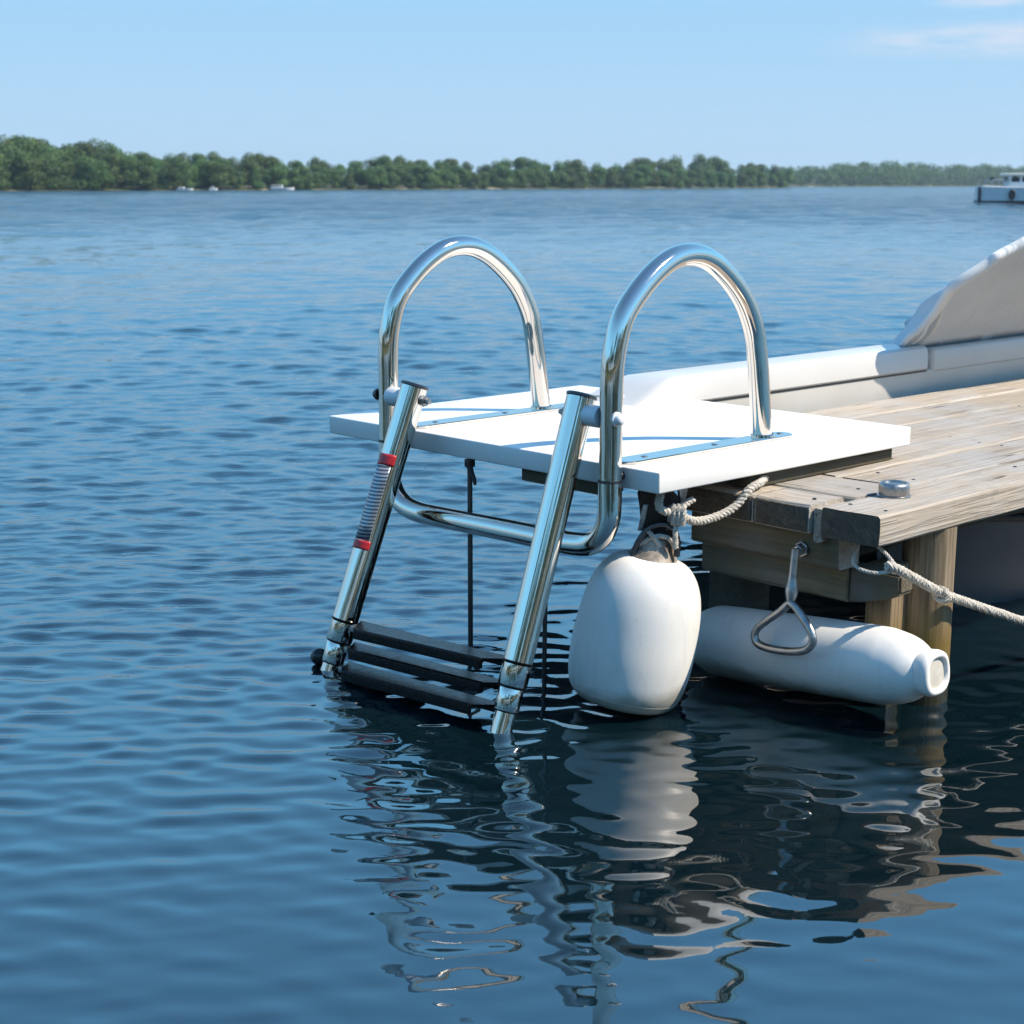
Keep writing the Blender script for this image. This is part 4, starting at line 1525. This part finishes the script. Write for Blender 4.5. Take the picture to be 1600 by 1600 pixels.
def add_ribbon(bm, pts, w, th, wdir):
    wv = Vector(wdir).normalized()
    fr = frames_along(pts)
    rings = []
    for p, tt, N, B in fr:
        n_ = tt.cross(wv).normalized()
        rings.append([bm.verts.new(p + wv * w * sx * 0.5 + n_ * th * sz * 0.5) for sx, sz in ((-1, -1), (1, -1), (1, 1), (-1, 1))])
    for A, C in zip(rings, rings[1:]):
        for k_ in range(4):
            bm.faces.new((A[k_], A[(k_ + 1) % 4], C[(k_ + 1) % 4], C[k_]))
    bm.faces.new(rings[0][::-1])
    bm.faces.new(rings[-1])


top = eye_c + ax * 0.071
bm = bm_new()
fl = [(-0.040, 0.062), (-0.036, 0.070), (-0.012, 0.072), (0.012, 0.060), (0.022, 0.044), (0.024, 0.004), (0.016, -0.006), (-0.014, -0.006), (-0.022, 0.006), (-0.032, 0.040)]
f0 = [bm.verts.new(eye_c + side * x_ + ax * z_ - front * 0.009) for x_, z_ in fl]
f1 = [bm.verts.new(eye_c + side * x_ + ax * z_ + front * 0.009) for x_, z_ in fl]
bm.faces.new(f0)
bm.faces.new(f1[::-1])
for i in range(len(fl)):
    bm.faces.new((f0[i], f0[(i + 1) % len(fl)], f1[(i + 1) % len(fl)], f1[i]))
bmesh.ops.bevel(bm, geom=list(bm.edges), offset=0.003, segments=3, affect='EDGES')
build("webbing", bm, "black_webbing", st, sharp=50)
bm = bm_new()
add_box(bm, (-0.0035, -0.0015, 0.010), (0.0035, 0.0015, 0.046), 0.001, mat=Matrix(((side.x, front.x, ax.x, 0), (side.y, front.y, ax.y, 0), (side.z, front.z, ax.z, 0), (0, 0, 0, 1))))
bmesh.ops.translate(bm, verts=bm.verts, vec=eye_c - side * 0.026 - front * 0.0105)
build("edge_highlight", bm, "dull_steel", st)  # light grey strip standing for the highlight along the strap's worn edge
bm = bm_new()
for x0, x1 in ((0.006, 0.008),):
    a_ = eye_c + side * x0 + ax * 0.045 - front * 0.013
    b_ = eye_c + side * (x0 + 0.004) + ax * 0.012 - front * 0.013
    add_tube(bm, [a_, b_], 0.0024, 10)
build("shackle_pin", bm, "dull_steel", st)

# rope from the strap, knotted, along to the deck and in under the board
rp = thing("mooring_rope", "short pale rope knotted by the pear fender and led under the board", "rope", P(0.02, -0.02, -0.06))
k0 = P(0.060, -0.020, -0.065)
path = spline([eye_c + side * (-0.010) + ax * 0.068 - front * 0.010, P(0.036, -0.030, -0.055), k0, P(0.092, -0.016, -0.0785), P(0.132, -0.012, -0.077), P(0.164, -0.006, -0.066), P(0.184, -0.001, -0.046), P(0.215, -0.005, -0.040), P(0.26, -0.03, -0.040)], 10)
bm = bm_new()
add_rope(bm, path, 0.0060, pitch=0.019)
build("line", bm, "rope", rp)
bm = bm_new()
for dy in (-0.006, 0.0, 0.006):
    cc = k0 + Vector((0.6 * dy, -0.8 * dy, 0))
    pts_ = [cc + Vector((0.25 * 0.011 * math.cos(a), 0.3 * 0.011 * math.cos(a), 0.012 * math.sin(a))) + Vector((-0.003, -0.004, 0)) for a in np.linspace(0, 2 * math.pi, 20)]
    add_rope(bm, pts_, 0.0044, pitch=0.016)
add_rope(bm, spline([k0 + Vector((0, 0, 0.004)), k0 + Vector((0.010, 0.002, 0.008)), k0 + Vector((0.030, -0.001, 0.016))], 8), 0.005, pitch=0.016)
add_rope(bm, spline([k0 + Vector((0, 0, -0.006)), k0 + Vector((-0.006, -0.002, -0.022)), k0 + Vector((-0.004, -0.002, -0.045))], 8), 0.0038, pitch=0.016)
build("knot", bm, "rope", rp)

# ------------------------------------------------------------------ cylindrical fender under the dock's end
c0, c1 = P(0.225, -0.118, -0.286), P(0.225, 0.262, -0.252)
ax2 = (c1 - c0).normalized()
cf = thing("cylinder_fender", "long white cylindrical fender lying level under the dock's end", "fender", tuple(c0))
LL = (c1 - c0).length
bm = bm_new()
prof_ = [(0, 0.012)] + profile([(0.001, 0.022), (0.010, 0.037), (0.030, 0.047), (0.060, 0.0510), (0.20, 0.0520), (LL - 0.075, 0.0515), (LL - 0.045, 0.0485), (LL - 0.022, 0.0425), (LL - 0.006, 0.0330), (LL, 0.0260)], 5)
add_lathe(bm, c0, ax2, prof_, 56)
build("body", bm, "fender_vinyl", cf, sharp=60)
bm = bm_new()


def squarish(th, s):
    c_, s_ = abs(math.cos(th)), abs(math.sin(th))
    return (c_ ** 2.6 + s_ ** 2.6) ** (-1 / 2.6) * 0.97


add_lathe(bm, c1 - ax2 * 0.006, ax2, [(0, 0.0280), (0.006, 0.0300), (0.016, 0.0305), (0.022, 0.0290), (0.0245, 0.0255), (0.0235, 0.0215), (0.018, 0.0195)], 48, cap0=False, cap1=False, shape=squarish)
build("end_rim", bm, "fender_vinyl", cf, sharp=60)
bm = bm_new()
add_lathe(bm, c1 + ax2 * 0.010, ax2, [(0, 0.0210), (0.0035, 0.0200), (0.0045, 0.0005)], 40, shape=squarish)
build("end_plug", bm, "fender_inset", cf)

# ------------------------------------------------------------------ steel triangle ring on its eyebolt
tr_ = thing("steel_triangle_ring", "galvanised steel triangle ring hanging from an eyebolt in the dock's end beam", "ring", P(0.185, 0.077, -0.18))
bm = bm_new()
add_lathe(bm, P(0.2005, 0.080, -0.117), (-1, 0, 0), [(0, 0.011), (0.004, 0.011), (0.0045, 0.0085), (0.013, 0.0080), (0.015, 0.0055)], 6)
add_tube(bm, [P(0.19, 0.080, -0.117), P(0.166, 0.0960, -0.117)], 0.0042, 14)
build("eyebolt", bm, "dull_steel", tr_, smooth=False)
bm = bm_new()
add_tube(bm, spline([P(0.166, 0.0935, -0.109), P(0.163, 0.0935, -0.135), P(0.160, 0.0945, -0.162), P(0.157, 0.0950, -0.181)], 5), lambda q: 0.0052 + 0.0035 * math.exp(-((q - 0.72) / 0.18) ** 2), 14)
build("shank", bm, "dull_steel", tr_)
bm = bm_new()
ro = spline([P(0.156, 0.0950, -0.180), P(0.156, 0.0800, -0.195), P(0.155, 0.0600, -0.211), P(0.154, 0.0445, -0.225), P(0.153, 0.0410, -0.236), P(0.152, 0.0480, -0.246), P(0.151, 0.0700, -0.248), P(0.151, 0.1000, -0.245), P(0.151, 0.1250, -0.238),
             P(0.152, 0.1360, -0.226), P(0.153, 0.1330, -0.212), P(0.155, 0.1180, -0.197), P(0.156, 0.1040, -0.184)], 6)
closed_tube(bm, ro, 0.0055, 14)
build("ring", bm, "dull_steel", tr_)

# ------------------------------------------------------------------ second rope, from the post out of the picture
r2 = thing("mooring_rope", "long pale twisted rope running from the dock's post out to the right", "rope", P(0.22, 0.23, -0.11))
bm = bm_new()
pth = spline([P(0.215, 0.170, -0.108), P(0.190, 0.205, -0.113), P(0.197, 0.222, -0.116), P(0.230, 0.226, -0.132), P(0.309, 0.227, -0.1695), P(0.375, 0.227, -0.1945), P(0.461, 0.227, -0.2255), P(0.56, 0.227, -0.257), P(0.80, 0.227, -0.30), P(1.3, 0.227, -0.325)], 10)
add_rope(bm, pth[16:], 0.0066, pitch=0.018)
build("line", bm, "rope", r2)
bm = bm_new()
add_rope(bm, spline([P(0.225, 0.150, -0.104), P(0.180, 0.175, -0.118), P(0.180, 0.205, -0.124), P(0.200, 0.223, -0.120), P(0.200, 0.215, -0.106), P(0.215, 0.180, -0.094)], 10), 0.0026, pitch=0.014)
build("eye_splice", bm, "rope", r2)
bm = bm_new()
pts_ = [P(0.307 + 0.002 * math.cos(a), 0.227 + 0.008 * math.cos(a), -0.1695 + 0.0085 * math.sin(a)) for a in np.linspace(0, 4 * math.pi, 36)]
pts_ = [p + Vector((0.010 * i / 35 - 0.004, 0, -0.004 * i / 35)) for i, p in enumerate(pts_)]
add_rope(bm, pts_, 0.004, pitch=0.016)
build("whipping", bm, "rope", r2)

for o in scene.objects:
    if "_loc" in o:
        del o["_loc"]

# ------------------------------------------------------------------ thin summer haze over the lake
bm = bm_new()
add_box(bm, (-1620, -1620, -3.0), (1620, 1620, 24.0))
hz_m = bpy.data.materials.new("haze")
hz_m.use_nodes = True
ht = hz_m.node_tree
ht.nodes.remove(ht.nodes["Principled BSDF"])
pv = ht.nodes.new("ShaderNodeVolumePrincipled")
pv.inputs["Color"].default_value = (0.72, 0.87, 1.0, 1)
pv.inputs["Density"].default_value = 0.00036
pv.inputs["Anisotropy"].default_value = 0.2
ht.links.new(pv.outputs[0], ht.nodes["Material Output"].inputs["Volume"])
MATS["haze"] = hz_m
build("haze", bm, "haze", None, smooth=False, kind="stuff")
